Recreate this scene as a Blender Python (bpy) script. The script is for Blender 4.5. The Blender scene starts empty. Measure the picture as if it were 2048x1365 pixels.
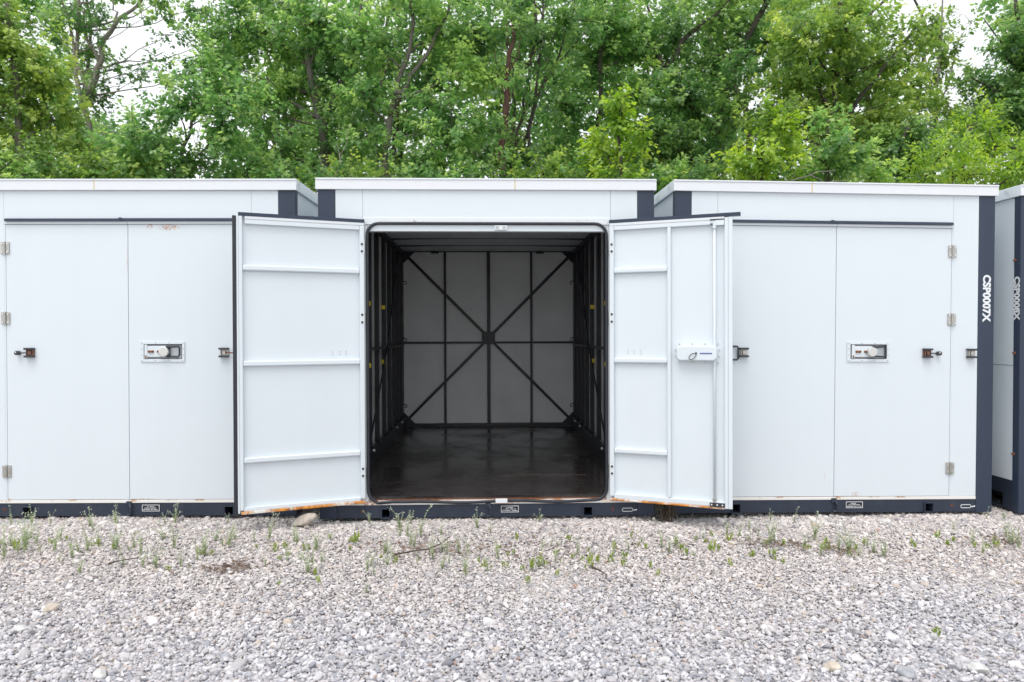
import bpy, math, random
import numpy as np
from mathutils import Vector, Matrix, Euler

random.seed(7)
rng = np.random.default_rng(11)
SC = bpy.context.scene
COL = SC.collection

# ------------------------------------------------------------------ camera, light, exposure
cam_d = bpy.data.cameras.new('camera')
cam = bpy.data.objects.new('camera', cam_d)
COL.objects.link(cam)
SC.camera = cam
cam_d.sensor_width = 36.0
cam_d.lens = 24.09
cam_d.clip_start = 0.05
cam_d.clip_end = 800
cam.location = (0, 0, 1.3114)
cam.matrix_world = (Matrix.Translation((0, 0, 1.3114)) @ Matrix.Rotation(-0.0323, 4, 'Z')
                    @ Matrix.Rotation(math.pi / 2 - 0.0087, 4, 'X') @ Matrix.Rotation(0.0026, 4, 'Z'))
cam_d.dof.use_dof = True
cam_d.dof.focus_distance = 5.2
cam_d.dof.aperture_fstop = 2.8

SUN_EL = math.radians(66)
SUN_AZ = math.radians(205)          # compass style: behind the camera, slightly to its left
world = bpy.data.worlds.new('World')
SC.world = world
world.use_nodes = True
wn, wl = world.node_tree.nodes, world.node_tree.links
wn.clear()
sky = wn.new('ShaderNodeTexSky')
sky.sky_type = 'NISHITA'
sky.sun_disc = False
sky.sun_elevation = SUN_EL
sky.sun_rotation = SUN_AZ
sky.air_density = 1.0
sky.dust_density = 2.0
sky.ozone_density = 1.0
hs = wn.new('ShaderNodeHueSaturation')
hs.inputs['Saturation'].default_value = 0.30
bg = wn.new('ShaderNodeBackground')
bg.inputs['Strength'].default_value = 0.15
wo = wn.new('ShaderNodeOutputWorld')
wl.new(sky.outputs[0], hs.inputs['Color'])
cloud = wn.new('ShaderNodeMix')            # an even layer of bright cloud over the whole sky
cloud.data_type = 'RGBA'
cloud.inputs[0].default_value = 0.80
cloud.inputs[7].default_value = (6.2, 6.35, 6.6, 1)
wl.new(hs.outputs[0], cloud.inputs[6])
wl.new(cloud.outputs[2], bg.inputs['Color'])
wl.new(bg.outputs[0], wo.inputs['Surface'])

sun_d = bpy.data.lights.new('sun', 'SUN')
sun_d.energy = 1.4
sun_d.angle = math.radians(35)
sun_d.color = (1.0, 0.97, 0.92)
sun = bpy.data.objects.new('sun', sun_d)
COL.objects.link(sun)
sd = Vector((math.sin(SUN_AZ) * math.cos(SUN_EL), math.cos(SUN_AZ) * math.cos(SUN_EL), math.sin(SUN_EL)))
sun.rotation_euler = sd.to_track_quat('Z', 'Y').to_euler()
sun.location = (0, -10, 20)

SC.view_settings.view_transform = 'Standard'
SC.view_settings.look = 'None'
SC.view_settings.exposure = 0.60
SC.view_settings.gamma = 1.0
SC.view_settings.use_curve_mapping = False
SC.render.engine = 'CYCLES'
SC.cycles.max_bounces = 10
SC.cycles.diffuse_bounces = 6
SC.cycles.transmission_bounces = 6
SC.cycles.use_denoising = True

# ------------------------------------------------------------------ materials
def new_mat(name):
    m = bpy.data.materials.new(name)
    m.use_nodes = True
    nt = m.node_tree
    return m, nt, nt.nodes, nt.links, nt.nodes['Principled BSDF']

def simple(name, col, rough=0.5, metal=0.0, spec=0.5, var=0.0, scale=8.0):
    m, nt, N, L, b = new_mat(name)
    b.inputs['Base Color'].default_value = (*col, 1)
    b.inputs['Roughness'].default_value = rough
    b.inputs['Metallic'].default_value = metal
    b.inputs['Specular IOR Level'].default_value = spec
    if var > 0:
        tc = N.new('ShaderNodeTexCoord')
        nz = N.new('ShaderNodeTexNoise')
        nz.inputs['Scale'].default_value = scale
        nz.inputs['Detail'].default_value = 6
        L.new(tc.outputs['Object'], nz.inputs['Vector'])
        mr = N.new('ShaderNodeMapRange')
        mr.inputs[1].default_value = 0.25
        mr.inputs[2].default_value = 0.75
        mr.inputs[3].default_value = 1 - var
        mr.inputs[4].default_value = 1 + var
        L.new(nz.outputs[0], mr.inputs[0])
        vm = N.new('ShaderNodeVectorMath')
        vm.operation = 'SCALE'
        vm.inputs[0].default_value = col
        L.new(mr.outputs[0], vm.inputs['Scale'])
        L.new(vm.outputs[0], b.inputs['Base Color'])
    return m

def mathn(N, L, op, a, b=None, c=None, clamp=False):
    n = N.new('ShaderNodeMath')
    n.operation = op
    n.use_clamp = clamp
    for i, v in enumerate((a, b, c)):
        if v is None:
            continue
        if isinstance(v, (int, float)):
            n.inputs[i].default_value = v
        else:
            L.new(v, n.inputs[i])
    return n.outputs[0]

def paint(name, col, rough=0.38, spots=(), speck=0.0, speck_col=(0.5, 0.5, 0.5), bands=(), streak=0.018,
          rust=(0.46, 0.16, 0.035), dirt=0.0, dirt_col=(0.22, 0.24, 0.2)):
    """Coated sheet metal. spots: (x, z, rx, rz, strength) rust marks in the object's own metres.
    bands: (z0, z1, amount) strips where rust comes through in patches."""
    m, nt, N, L, b = new_mat(name)
    tc = N.new('ShaderNodeTexCoord')
    sep = N.new('ShaderNodeSeparateXYZ')
    L.new(tc.outputs['Object'], sep.inputs[0])
    # weathering: long soft vertical streaks and broad blotches
    mp = N.new('ShaderNodeMapping')
    mp.inputs['Scale'].default_value = (7, 7, 0.5)
    L.new(tc.outputs['Object'], mp.inputs[0])
    nz = N.new('ShaderNodeTexNoise')
    nz.inputs['Scale'].default_value = 1.0
    nz.inputs['Detail'].default_value = 5
    L.new(mp.outputs[0], nz.inputs['Vector'])
    k = mathn(N, L, 'MULTIPLY_ADD', nz.outputs[0], -2 * streak, 1.0 + streak)
    vm = N.new('ShaderNodeVectorMath')
    vm.operation = 'SCALE'
    vm.inputs[0].default_value = col
    L.new(k, vm.inputs['Scale'])
    out = vm.outputs[0]

    def mix(fac, c2, cur):
        mx = N.new('ShaderNodeMix')
        mx.data_type = 'RGBA'
        L.new(fac, mx.inputs[0])
        L.new(cur, mx.inputs[6])
        if isinstance(c2, tuple):
            mx.inputs[7].default_value = (*c2, 1)
        else:
            L.new(c2, mx.inputs[7])
        return mx.outputs[2]
    fine = N.new('ShaderNodeTexNoise')
    fine.inputs['Scale'].default_value = 55
    fine.inputs['Detail'].default_value = 7
    fine.inputs['Roughness'].default_value = 0.7
    L.new(tc.outputs['Object'], fine.inputs['Vector'])
    if dirt > 0:
        n2 = N.new('ShaderNodeTexNoise')
        n2.inputs['Scale'].default_value = 9
        n2.inputs['Detail'].default_value = 8
        n2.inputs['Roughness'].default_value = 0.75
        L.new(tc.outputs['Object'], n2.inputs['Vector'])
        f = mathn(N, L, 'SUBTRACT', n2.outputs[0], 0.52)
        f = mathn(N, L, 'MULTIPLY', f, 5 * dirt, clamp=True)
        out = mix(f, dirt_col, out)
    if speck > 0:
        vo = N.new('ShaderNodeTexVoronoi')
        vo.inputs['Scale'].default_value = 9
        vo.inputs['Randomness'].default_value = 1
        L.new(tc.outputs['Object'], vo.inputs['Vector'])
        lim = N.new('ShaderNodeSeparateXYZ')
        L.new(vo.outputs['Color'], lim.inputs[0])
        sz = mathn(N, L, 'MULTIPLY_ADD', lim.outputs[0], 0.09 * speck, -0.045 * speck)
        f = mathn(N, L, 'LESS_THAN', vo.outputs['Distance'], sz)
        f = mathn(N, L, 'MULTIPLY', f, 0.75)
        out = mix(f, speck_col, out)
    ramp = N.new('ShaderNodeValToRGB')
    ramp.color_ramp.elements[0].position = 0.3
    ramp.color_ramp.elements[0].color = (rust[0] * 0.35, rust[1] * 0.3, rust[2] * 0.5, 1)
    ramp.color_ramp.elements[1].position = 0.66
    ramp.color_ramp.elements[1].color = (rust[0] * 1.25, rust[1] * 1.6, rust[2] * 1.8, 1)
    n3 = N.new('ShaderNodeTexNoise')
    n3.inputs['Scale'].default_value = 30
    n3.inputs['Detail'].default_value = 5
    L.new(tc.outputs['Object'], n3.inputs['Vector'])
    L.new(n3.outputs[0], ramp.inputs[0])
    for (x, z, rx, rz, s) in spots:
        dx = mathn(N, L, 'MULTIPLY', mathn(N, L, 'SUBTRACT', sep.outputs[0], x), 1 / rx)
        dz = mathn(N, L, 'MULTIPLY', mathn(N, L, 'SUBTRACT', sep.outputs[2], z), 1 / rz)
        d2 = mathn(N, L, 'ADD', mathn(N, L, 'MULTIPLY', dx, dx), mathn(N, L, 'MULTIPLY', dz, dz))
        f = mathn(N, L, 'SUBTRACT', 1.0, d2, clamp=True)
        nn = mathn(N, L, 'MULTIPLY_ADD', fine.outputs[0], 5.0, -2.2, clamp=True)
        f = mathn(N, L, 'MULTIPLY', mathn(N, L, 'MULTIPLY', f, nn), s, clamp=True)
        out = mix(f, ramp.outputs[0], out)
    for (z0, z1, s) in bands:
        zc, zr = (z0 + z1) / 2, abs(z1 - z0) / 2
        dz = mathn(N, L, 'MULTIPLY', mathn(N, L, 'SUBTRACT', sep.outputs[2], zc), 1 / zr)
        f = mathn(N, L, 'SUBTRACT', 1.25, mathn(N, L, 'MULTIPLY', dz, dz), clamp=True)
        big = N.new('ShaderNodeTexNoise')
        big.inputs['Scale'].default_value = 6.5
        big.inputs['Detail'].default_value = 4
        L.new(tc.outputs['Object'], big.inputs['Vector'])
        g = mathn(N, L, 'ADD', big.outputs[0], mathn(N, L, 'MULTIPLY', fine.outputs[0], 0.5))
        g = mathn(N, L, 'MULTIPLY_ADD', g, 7.0, -6.3 + 3.2 * s, clamp=True)
        f = mathn(N, L, 'MULTIPLY', f, g, clamp=True)
        out = mix(f, ramp.outputs[0], out)
    L.new(out, b.inputs['Base Color'])
    b.inputs['Roughness'].default_value = rough
    b.inputs['Specular IOR Level'].default_value = 0.4
    # slight oil-canning of the sheet so that the gloss is not perfectly flat
    n4 = N.new('ShaderNodeTexNoise')
    n4.inputs['Scale'].default_value = 2.2
    n4.inputs['Detail'].default_value = 2
    L.new(tc.outputs['Object'], n4.inputs['Vector'])
    bp = N.new('ShaderNodeBump')
    bp.inputs['Strength'].default_value = 0.12
    bp.inputs['Distance'].default_value = 0.03
    L.new(n4.outputs[0], bp.inputs['Height'])
    L.new(bp.outputs[0], b.inputs['Normal'])
    return m

WHITE = (0.655, 0.708, 0.748)
NAVY = (0.029, 0.042, 0.071)
M = {}
M['white'] = paint('white_paint', WHITE, speck=0.35, speck_col=(0.35, 0.35, 0.36))
M['white_clean'] = paint('white_paint_plain', WHITE)
M['white_dirty'] = paint('white_paint_mossy', WHITE, dirt=0.7)
M['fascia'] = paint('fascia_white', (0.70, 0.725, 0.755), rough=0.3)
M['sill'] = paint('sill_white', (0.76, 0.75, 0.72), bands=((0.094, 0.108, 0.12),), spots=((0.035, 0.094, 0.055, 0.016, 1.4), (-0.9, 0.098, 0.05, 0.014, 1.0)))
M['sill_open'] = paint('sill_rusty_corners', (0.76, 0.75, 0.72), bands=((0.094, 0.108, 0.30),), spots=((-0.86, 0.095, 0.07, 0.03, 1.6), (0.87, 0.097, 0.05, 0.025, 1.4), (0.17, 0.092, 0.07, 0.02, 1.2)))
M['navy'] = paint('navy_paint', NAVY, rough=0.42, speck=0.9, speck_col=(0.3, 0.33, 0.36), streak=0.18)
M['navy_rail'] = paint('navy_rail_paint', (0.026, 0.035, 0.057), rough=0.5, speck=1.1, speck_col=(0.25, 0.27, 0.3), streak=0.25, dirt=0.25, dirt_col=(0.09, 0.095, 0.1))
M['black_steel'] = simple('black_steel', (0.012, 0.014, 0.02), 0.42, var=0.3, scale=12)
M['black'] = simple('black_gap', (0.008, 0.008, 0.009), 0.8)
M['rubber'] = simple('rubber_seal', (0.020, 0.024, 0.033), 0.55, var=0.25, scale=20)
M['inner'] = simple('inner_wall_sheet', (0.86, 0.87, 0.87), 0.5, var=0.08, scale=2.5)
M['inner_dull'] = simple('inner_side_sheet', (0.82, 0.83, 0.82), 0.3, var=0.12, scale=3)
M['steel'] = simple('galvanised_steel', (0.48, 0.47, 0.44), 0.38, metal=0.7, var=0.2, scale=40)
M['chrome'] = simple('zinc_bright', (0.7, 0.7, 0.68), 0.25, metal=0.9)
M['rusty'] = simple('rusty_steel', (0.20, 0.075, 0.035), 0.85, var=0.6, scale=90)
M['dark_metal'] = simple('dark_metal', (0.05, 0.055, 0.065), 0.4, metal=0.4)
M['yellow'] = simple('yellow_tape', (0.85, 0.66, 0.03), 0.55, var=0.1, scale=60)
M['plate'] = simple('placard_dark', (0.018, 0.02, 0.032), 0.35)
M['print'] = simple('white_print', (0.72, 0.74, 0.76), 0.5)
M['blue'] = simple('blue_label', (0.10, 0.13, 0.33), 0.5)
M['stain'] = simple('yellowed_sealant', (0.62, 0.50, 0.28), 0.7)
M['rust_edge'] = paint('rusted_door_edge', (0.72, 0.70, 0.66), bands=((0.06, 0.135, 0.66),), rust=(0.62, 0.20, 0.028))
M['rust_thin'] = paint('rust_speckled_edge', (0.74, 0.75, 0.76), bands=((0.07, 0.13, 0.58),), rust=(0.62, 0.20, 0.028))
M['top_rust'] = paint('head_trim_rusty', (0.66, 0.70, 0.73), bands=((2.115, 2.15, 0.10),), rust=(0.32, 0.16, 0.07))
M['padlock_rust'] = simple('rust_stained_zinc', (0.20, 0.10, 0.075), 0.6, metal=0.3, var=0.7, scale=110)

def floor_material():
    m, nt, N, L, b = new_mat('brown_film_plywood')
    tc = N.new('ShaderNodeTexCoord')
    mp = N.new('ShaderNodeMapping')
    mp.inputs['Scale'].default_value = (1.5, 14, 1)
    L.new(tc.outputs['Object'], mp.inputs[0])
    nz = N.new('ShaderNodeTexNoise')
    nz.inputs['Scale'].default_value = 3
    nz.inputs['Detail'].default_value = 9
    nz.inputs['Roughness'].default_value = 0.7
    L.new(mp.outputs[0], nz.inputs['Vector'])
    r = N.new('ShaderNodeValToRGB')
    r.color_ramp.elements[0].position = 0.3
    r.color_ramp.elements[0].color = (0.013, 0.0105, 0.0108, 1)
    r.color_ramp.elements[1].position = 0.72
    r.color_ramp.elements[1].color = (0.038, 0.031, 0.031, 1)
    L.new(nz.outputs[0], r.inputs[0])
    # pale scuffs
    vo = N.new('ShaderNodeTexNoise')
    vo.inputs['Scale'].default_value = 26
    vo.inputs['Detail'].default_value = 3
    mp2 = N.new('ShaderNodeMapping')
    mp2.inputs['Scale'].default_value = (0.35, 1.5, 1)
    L.new(tc.outputs['Object'], mp2.inputs[0])
    L.new(mp2.outputs[0], vo.inputs['Vector'])
    f = mathn(N, L, 'MULTIPLY_ADD', vo.outputs[0], 14, -10.4, clamp=True)
    mx = N.new('ShaderNodeMix')
    mx.data_type = 'RGBA'
    L.new(f, mx.inputs[0])
    L.new(r.outputs[0], mx.inputs[6])
    mx.inputs[7].default_value = (0.10, 0.085, 0.075, 1)
    L.new(mx.outputs[2], b.inputs['Base Color'])
    wet = N.new('ShaderNodeTexNoise')
    wet.inputs['Scale'].default_value = 1.6
    wet.inputs['Detail'].default_value = 7
    wet.inputs['Roughness'].default_value = 0.62
    L.new(tc.outputs['Object'], wet.inputs['Vector'])
    w_ = mathn(N, L, 'MULTIPLY_ADD', wet.outputs[0], 5.0, -2.1, clamp=True)
    ro = mathn(N, L, 'ADD', mathn(N, L, 'MULTIPLY', w_, 0.26), mathn(N, L, 'MULTIPLY_ADD', nz.outputs[0], 0.22, 0.0))
    b.inputs['Specular IOR Level'].default_value = 0.9
    L.new(ro, b.inputs['Roughness'])
    bp = N.new('ShaderNodeBump')
    bp.inputs['Strength'].default_value = 0.25
    bp.inputs['Distance'].default_value = 0.004
    L.new(nz.outputs[0], bp.inputs['Height'])
    L.new(bp.outputs[0], b.inputs['Normal'])
    return m
M['floor'] = floor_material()

# ------------------------------------------------------------------ mesh helper
class MB:
    """Collects boxes, tubes and plates, and links them as one mesh object."""
    def __init__(self):
        self.v, self.f, self.mi, self.mats = [], [], [], []
        self.cur = 0

    def mat(self, m):
        if m not in self.mats:
            self.mats.append(m)
        self.cur = self.mats.index(m)
        return self

    def add(self, vs, fs):
        o = len(self.v)
        self.v += [tuple(p) for p in vs]
        for f in fs:
            self.f.append(tuple(i + o for i in f))
            self.mi.append(self.cur)
        return self

    def box(self, x0, x1, y0, y1, z0, z1):
        x0, x1 = min(x0, x1), max(x0, x1)
        vs = [(x0, y0, z0), (x1, y0, z0), (x1, y1, z0), (x0, y1, z0), (x0, y0, z1), (x1, y0, z1), (x1, y1, z1), (x0, y1, z1)]
        return self.add(vs, [(0, 3, 2, 1), (4, 5, 6, 7), (0, 1, 5, 4), (1, 2, 6, 5), (2, 3, 7, 6), (3, 0, 4, 7)])

    def prism(self, pts, y0, y1):
        """polygon in x,z (counter-clockwise from the -y side) extruded y0..y1"""
        n = len(pts)
        vs = [(x, y0, z) for x, z in pts] + [(x, y1, z) for x, z in pts]
        fs = [tuple(range(n)), tuple(range(2 * n - 1, n - 1, -1))]
        fs += [(i, i + n, (i + 1) % n + n, (i + 1) % n) for i in range(n)]
        return self.add(vs, fs)

    def bar(self, a, b, w, h, up=(0, 1, 0)):
        a, b = Vector(a), Vector(b)
        d = (b - a).normalized()
        s = d.cross(Vector(up)).normalized()
        t = s.cross(d).normalized()
        vs = []
        for p in (a, b):
            for i, j in ((-1, -1), (1, -1), (1, 1), (-1, 1)):
                vs.append(p + s * (i * w / 2) + t * (j * h / 2))
        return self.add(vs, [(0, 3, 2, 1), (4, 5, 6, 7), (0, 1, 5, 4), (1, 2, 6, 5), (2, 3, 7, 6), (3, 0, 4, 7)])

    def tube(self, pts, rads, n=8, closed=False):
        pts = [Vector(p) for p in pts]
        if not hasattr(rads, '__len__'):
            rads = [rads] * len(pts)
        m = len(pts)
        vs, fs = [], []
        ref = Vector((0.13, 0.31, 0.94)) if abs((pts[1] - pts[0]).normalized().z) < 0.9 else Vector((1, 0.1, 0.05))
        for i, p in enumerate(pts):
            if closed:
                d = pts[(i + 1) % m] - pts[i - 1]
            else:
                d = pts[min(i + 1, m - 1)] - pts[max(i - 1, 0)]
            d.normalize()
            s = d.cross(ref)
            if s.length < 1e-5:
                s = d.cross(Vector((0, 1, 0)))
            s.normalize()
            t = s.cross(d)
            for k in range(n):
                a = 2 * math.pi * k / n
                vs.append(p + s * (math.cos(a) * rads[i]) + t * (math.sin(a) * rads[i]))
        rng_i = range(m) if closed else range(m - 1)
        for i in rng_i:
            j = (i + 1) % m
            for k in range(n):
                k2 = (k + 1) % n
                fs.append((i * n + k, i * n + k2, j * n + k2, j * n + k))
        if not closed:
            fs.append(tuple(range(n - 1, -1, -1)))
            fs.append(tuple((m - 1) * n + k for k in range(n)))
        return self.add(vs, fs)

    def disc(self, c, r, y0, y1, n=14):
        return self.prism([(c[0] + r * math.cos(2 * math.pi * k / n), c[1] + r * math.sin(2 * math.pi * k / n)) for k in range(n)], y0, y1)

    def build(self, name, mat=None, parent=None, bevel=0.0, smooth=False, loc=None, rot=None):
        me = bpy.data.meshes.new(name)
        me.from_pydata(self.v, [], self.f)
        if mat is not None and not self.mats:
            self.mats = [mat]
        for m in self.mats:
            me.materials.append(m)
        if len(self.mats) > 1:
            me.polygons.foreach_set('material_index', self.mi)
        if smooth:
            me.polygons.foreach_set('use_smooth', [True] * len(self.f))
        me.update()
        o = bpy.data.objects.new(name, me)
        COL.objects.link(o)
        if parent is not None:
            o.parent = parent
        if loc is not None:
            o.location = loc
        if rot is not None:
            o.rotation_euler = rot
        if bevel > 0:
            bv = o.modifiers.new('bevel', 'BEVEL')
            bv.width = bevel
            bv.segments = 2
            bv.limit_method = 'ANGLE'
        return o

def tag(o, label=None, cat=None, group=None, kind=None):
    if label:
        o['label'] = label
    if cat:
        o['category'] = cat
    if group:
        o['group'] = group
    if kind:
        o['kind'] = kind
    return o

def thing(name, label, cat, loc=(0, 0, 0), rot=(0, 0, 0), group=None):
    o = bpy.data.objects.new(name, None)
    o.empty_display_size = 0.2
    COL.objects.link(o)
    o.location = loc
    o.rotation_euler = rot
    return tag(o, label, cat, group)

def bx(name, mat, parent, *d, bevel=0.0):
    return MB().box(*d).build(name, mat, parent, bevel)

def text_mesh(name, s, size, mat, parent, mtx, fat=0.0, extrude=0.0006):
    cu = bpy.data.curves.new(name, 'FONT')
    cu.body = s
    cu.size = size
    cu.extrude = extrude
    cu.offset = fat
    cu.align_x = 'CENTER'
    cu.align_y = 'CENTER'
    cu.resolution_u = 4
    tmp = bpy.data.objects.new(name, cu)
    COL.objects.link(tmp)
    dg = bpy.context.evaluated_depsgraph_get()
    me = bpy.data.meshes.new_from_object(tmp.evaluated_get(dg))
    bpy.data.objects.remove(tmp)
    me.transform(mtx)
    me.materials.clear()
    me.materials.append(mat)
    me.name = name
    o = bpy.data.objects.new(name, me)
    COL.objects.link(o)
    o.parent = parent
    return o

# ------------------------------------------------------------------ ground
GZ = -0.045
def ground_material():
    m, nt, N, L, b = new_mat('gravel_bed')
    tc = N.new('ShaderNodeTexCoord')
    vo = N.new('ShaderNodeTexVoronoi')
    vo.inputs['Scale'].default_value = 38
    L.new(tc.outputs['Object'], vo.inputs['Vector'])
    nz = N.new('ShaderNodeTexNoise')
    nz.inputs['Scale'].default_value = 14
    nz.inputs['Detail'].default_value = 8
    L.new(tc.outputs['Object'], nz.inputs['Vector'])
    r = N.new('ShaderNodeValToRGB')
    r.color_ramp.elements[0].color = (0.28, 0.265, 0.25, 1)
    r.color_ramp.elements[1].color = (0.62, 0.60, 0.58, 1)
    L.new(vo.outputs['Color'], r.inputs[0])
    mx = N.new('ShaderNodeMix')
    mx.data_type = 'RGBA'
    mx.blend_type = 'MULTIPLY'
    mx.inputs[0].default_value = 0.3
    L.new(r.outputs[0], mx.inputs[6])
    L.new(nz.outputs['Color'], mx.inputs[7])
    L.new(mx.outputs[2], b.inputs['Base Color'])
    b.inputs['Roughness'].default_value = 0.95
    bp = N.new('ShaderNodeBump')
    bp.inputs['Strength'].default_value = 0.8
    bp.inputs['Distance'].default_value = 0.02
    inv = mathn(N, L, 'SUBTRACT', 1.0, vo.outputs['Distance'])
    L.new(inv, bp.inputs['Height'])
    L.new(bp.outputs[0], b.inputs['Normal'])
    return m
g = MB().add([(-60, -40, GZ), (60, -40, GZ), (60, 9.4, GZ), (-60, 9.4, GZ)], [(0, 1, 2, 3)]).build('gravel_yard', ground_material())
tag(g, 'wide yard of pale grey gravel in front of the containers', kind='structure')
g = MB().add([(-250, 9.4, GZ), (250, 9.4, GZ), (250, 400, GZ), (-250, 400, GZ)], [(0, 1, 2, 3)]).build(
    'woodland_ground', simple('leaf_litter_soil', (0.07, 0.07, 0.035), 0.95, var=0.5, scale=3))
tag(g, 'dark earth under the trees behind the containers', kind='structure')

def stone_material(name, warm=None):
    m, nt, N, L, b = new_mat(name)
    oi = N.new('ShaderNodeObjectInfo')
    r = N.new('ShaderNodeValToRGB')
    cr = r.color_ramp
    cr.interpolation = 'CONSTANT'
    cols = [(0.00, (0.46, 0.445, 0.44)), (0.16, (0.37, 0.37, 0.385)), (0.28, (0.56, 0.55, 0.545)), (0.42, (0.43, 0.415, 0.405)),
            (0.54, (0.62, 0.61, 0.60)), (0.66, (0.31, 0.315, 0.335)), (0.73, (0.52, 0.495, 0.475)), (0.86, (0.68, 0.67, 0.665)),
            (0.935, (0.21, 0.205, 0.215)), (0.97, (0.49, 0.43, 0.37)), (0.995, (0.36, 0.26, 0.21))]
    cr.elements[0].position = 0
    cr.elements[0].color = (*cols[0][1], 1)
    cr.elements[1].position = cols[1][0]
    cr.elements[1].color = (*cols[1][1], 1)
    for p, c in cols[2:]:
        e = cr.elements.new(p)
        e.color = (*c, 1)
    L.new(oi.outputs['Random'], r.inputs[0])
    # older, warmer gravel by the containers; newer blue-grey stone towards the lane
    ge = N.new('ShaderNodeNewGeometry')
    sp = N.new('ShaderNodeSeparateXYZ')
    L.new(ge.outputs['Position'], sp.inputs[0])
    big = N.new('ShaderNodeTexNoise')
    big.inputs['Scale'].default_value = 1.1
    big.inputs['Detail'].default_value = 4
    L.new(ge.outputs['Position'], big.inputs['Vector'])
    y = mathn(N, L, 'ADD', sp.outputs[1], mathn(N, L, 'MULTIPLY_ADD', big.outputs[0], 1.6, -0.8))
    f = N.new('ShaderNodeMapRange')
    f.interpolation_type = 'SMOOTHSTEP'
    f.inputs[1].default_value = 2.7
    f.inputs[2].default_value = 4.2
    L.new(y, f.inputs[0])
    tint = N.new('ShaderNodeMix')
    tint.data_type = 'RGBA'
    L.new(f.outputs[0], tint.inputs[0])
    tint.inputs[6].default_value = (0.90, 0.895, 0.94, 1)
    tint.inputs[7].default_value = (1.0, 0.945, 0.925, 1)
    mu = N.new('ShaderNodeMix')
    mu.data_type = 'RGBA'
    mu.blend_type = 'MULTIPLY'
    mu.inputs[0].default_value = 1
    L.new(r.outputs[0], mu.inputs[6])
    L.new(tint.outputs[2], mu.inputs[7])
    fine = N.new('ShaderNodeTexNoise')
    fine.inputs['Scale'].default_value = 130
    fine.inputs['Detail'].default_value = 6
    L.new(ge.outputs['Position'], fine.inputs['Vector'])
    k = mathn(N, L, 'MULTIPLY_ADD', fine.outputs[0], 0.5, 0.75)
    vm = N.new('ShaderNodeVectorMath')
    vm.operation = 'SCALE'
    L.new(mu.outputs[2], vm.inputs[0])
    L.new(k, vm.inputs['Scale'])
    L.new(vm.outputs[0], b.inputs['Base Color'])
    b.inputs['Roughness'].default_value = 0.85
    b.inputs['Specular IOR Level'].default_value = 0.25
    bp = N.new('ShaderNodeBump')
    bp.inputs['Strength'].default_value = 0.4
    bp.inputs['Distance'].default_value = 0.003
    L.new(fine.outputs[0], bp.inputs['Height'])
    L.new(bp.outputs[0], b.inputs['Normal'])
    return m
M['stone'] = stone_material('limestone_gravel')

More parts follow.
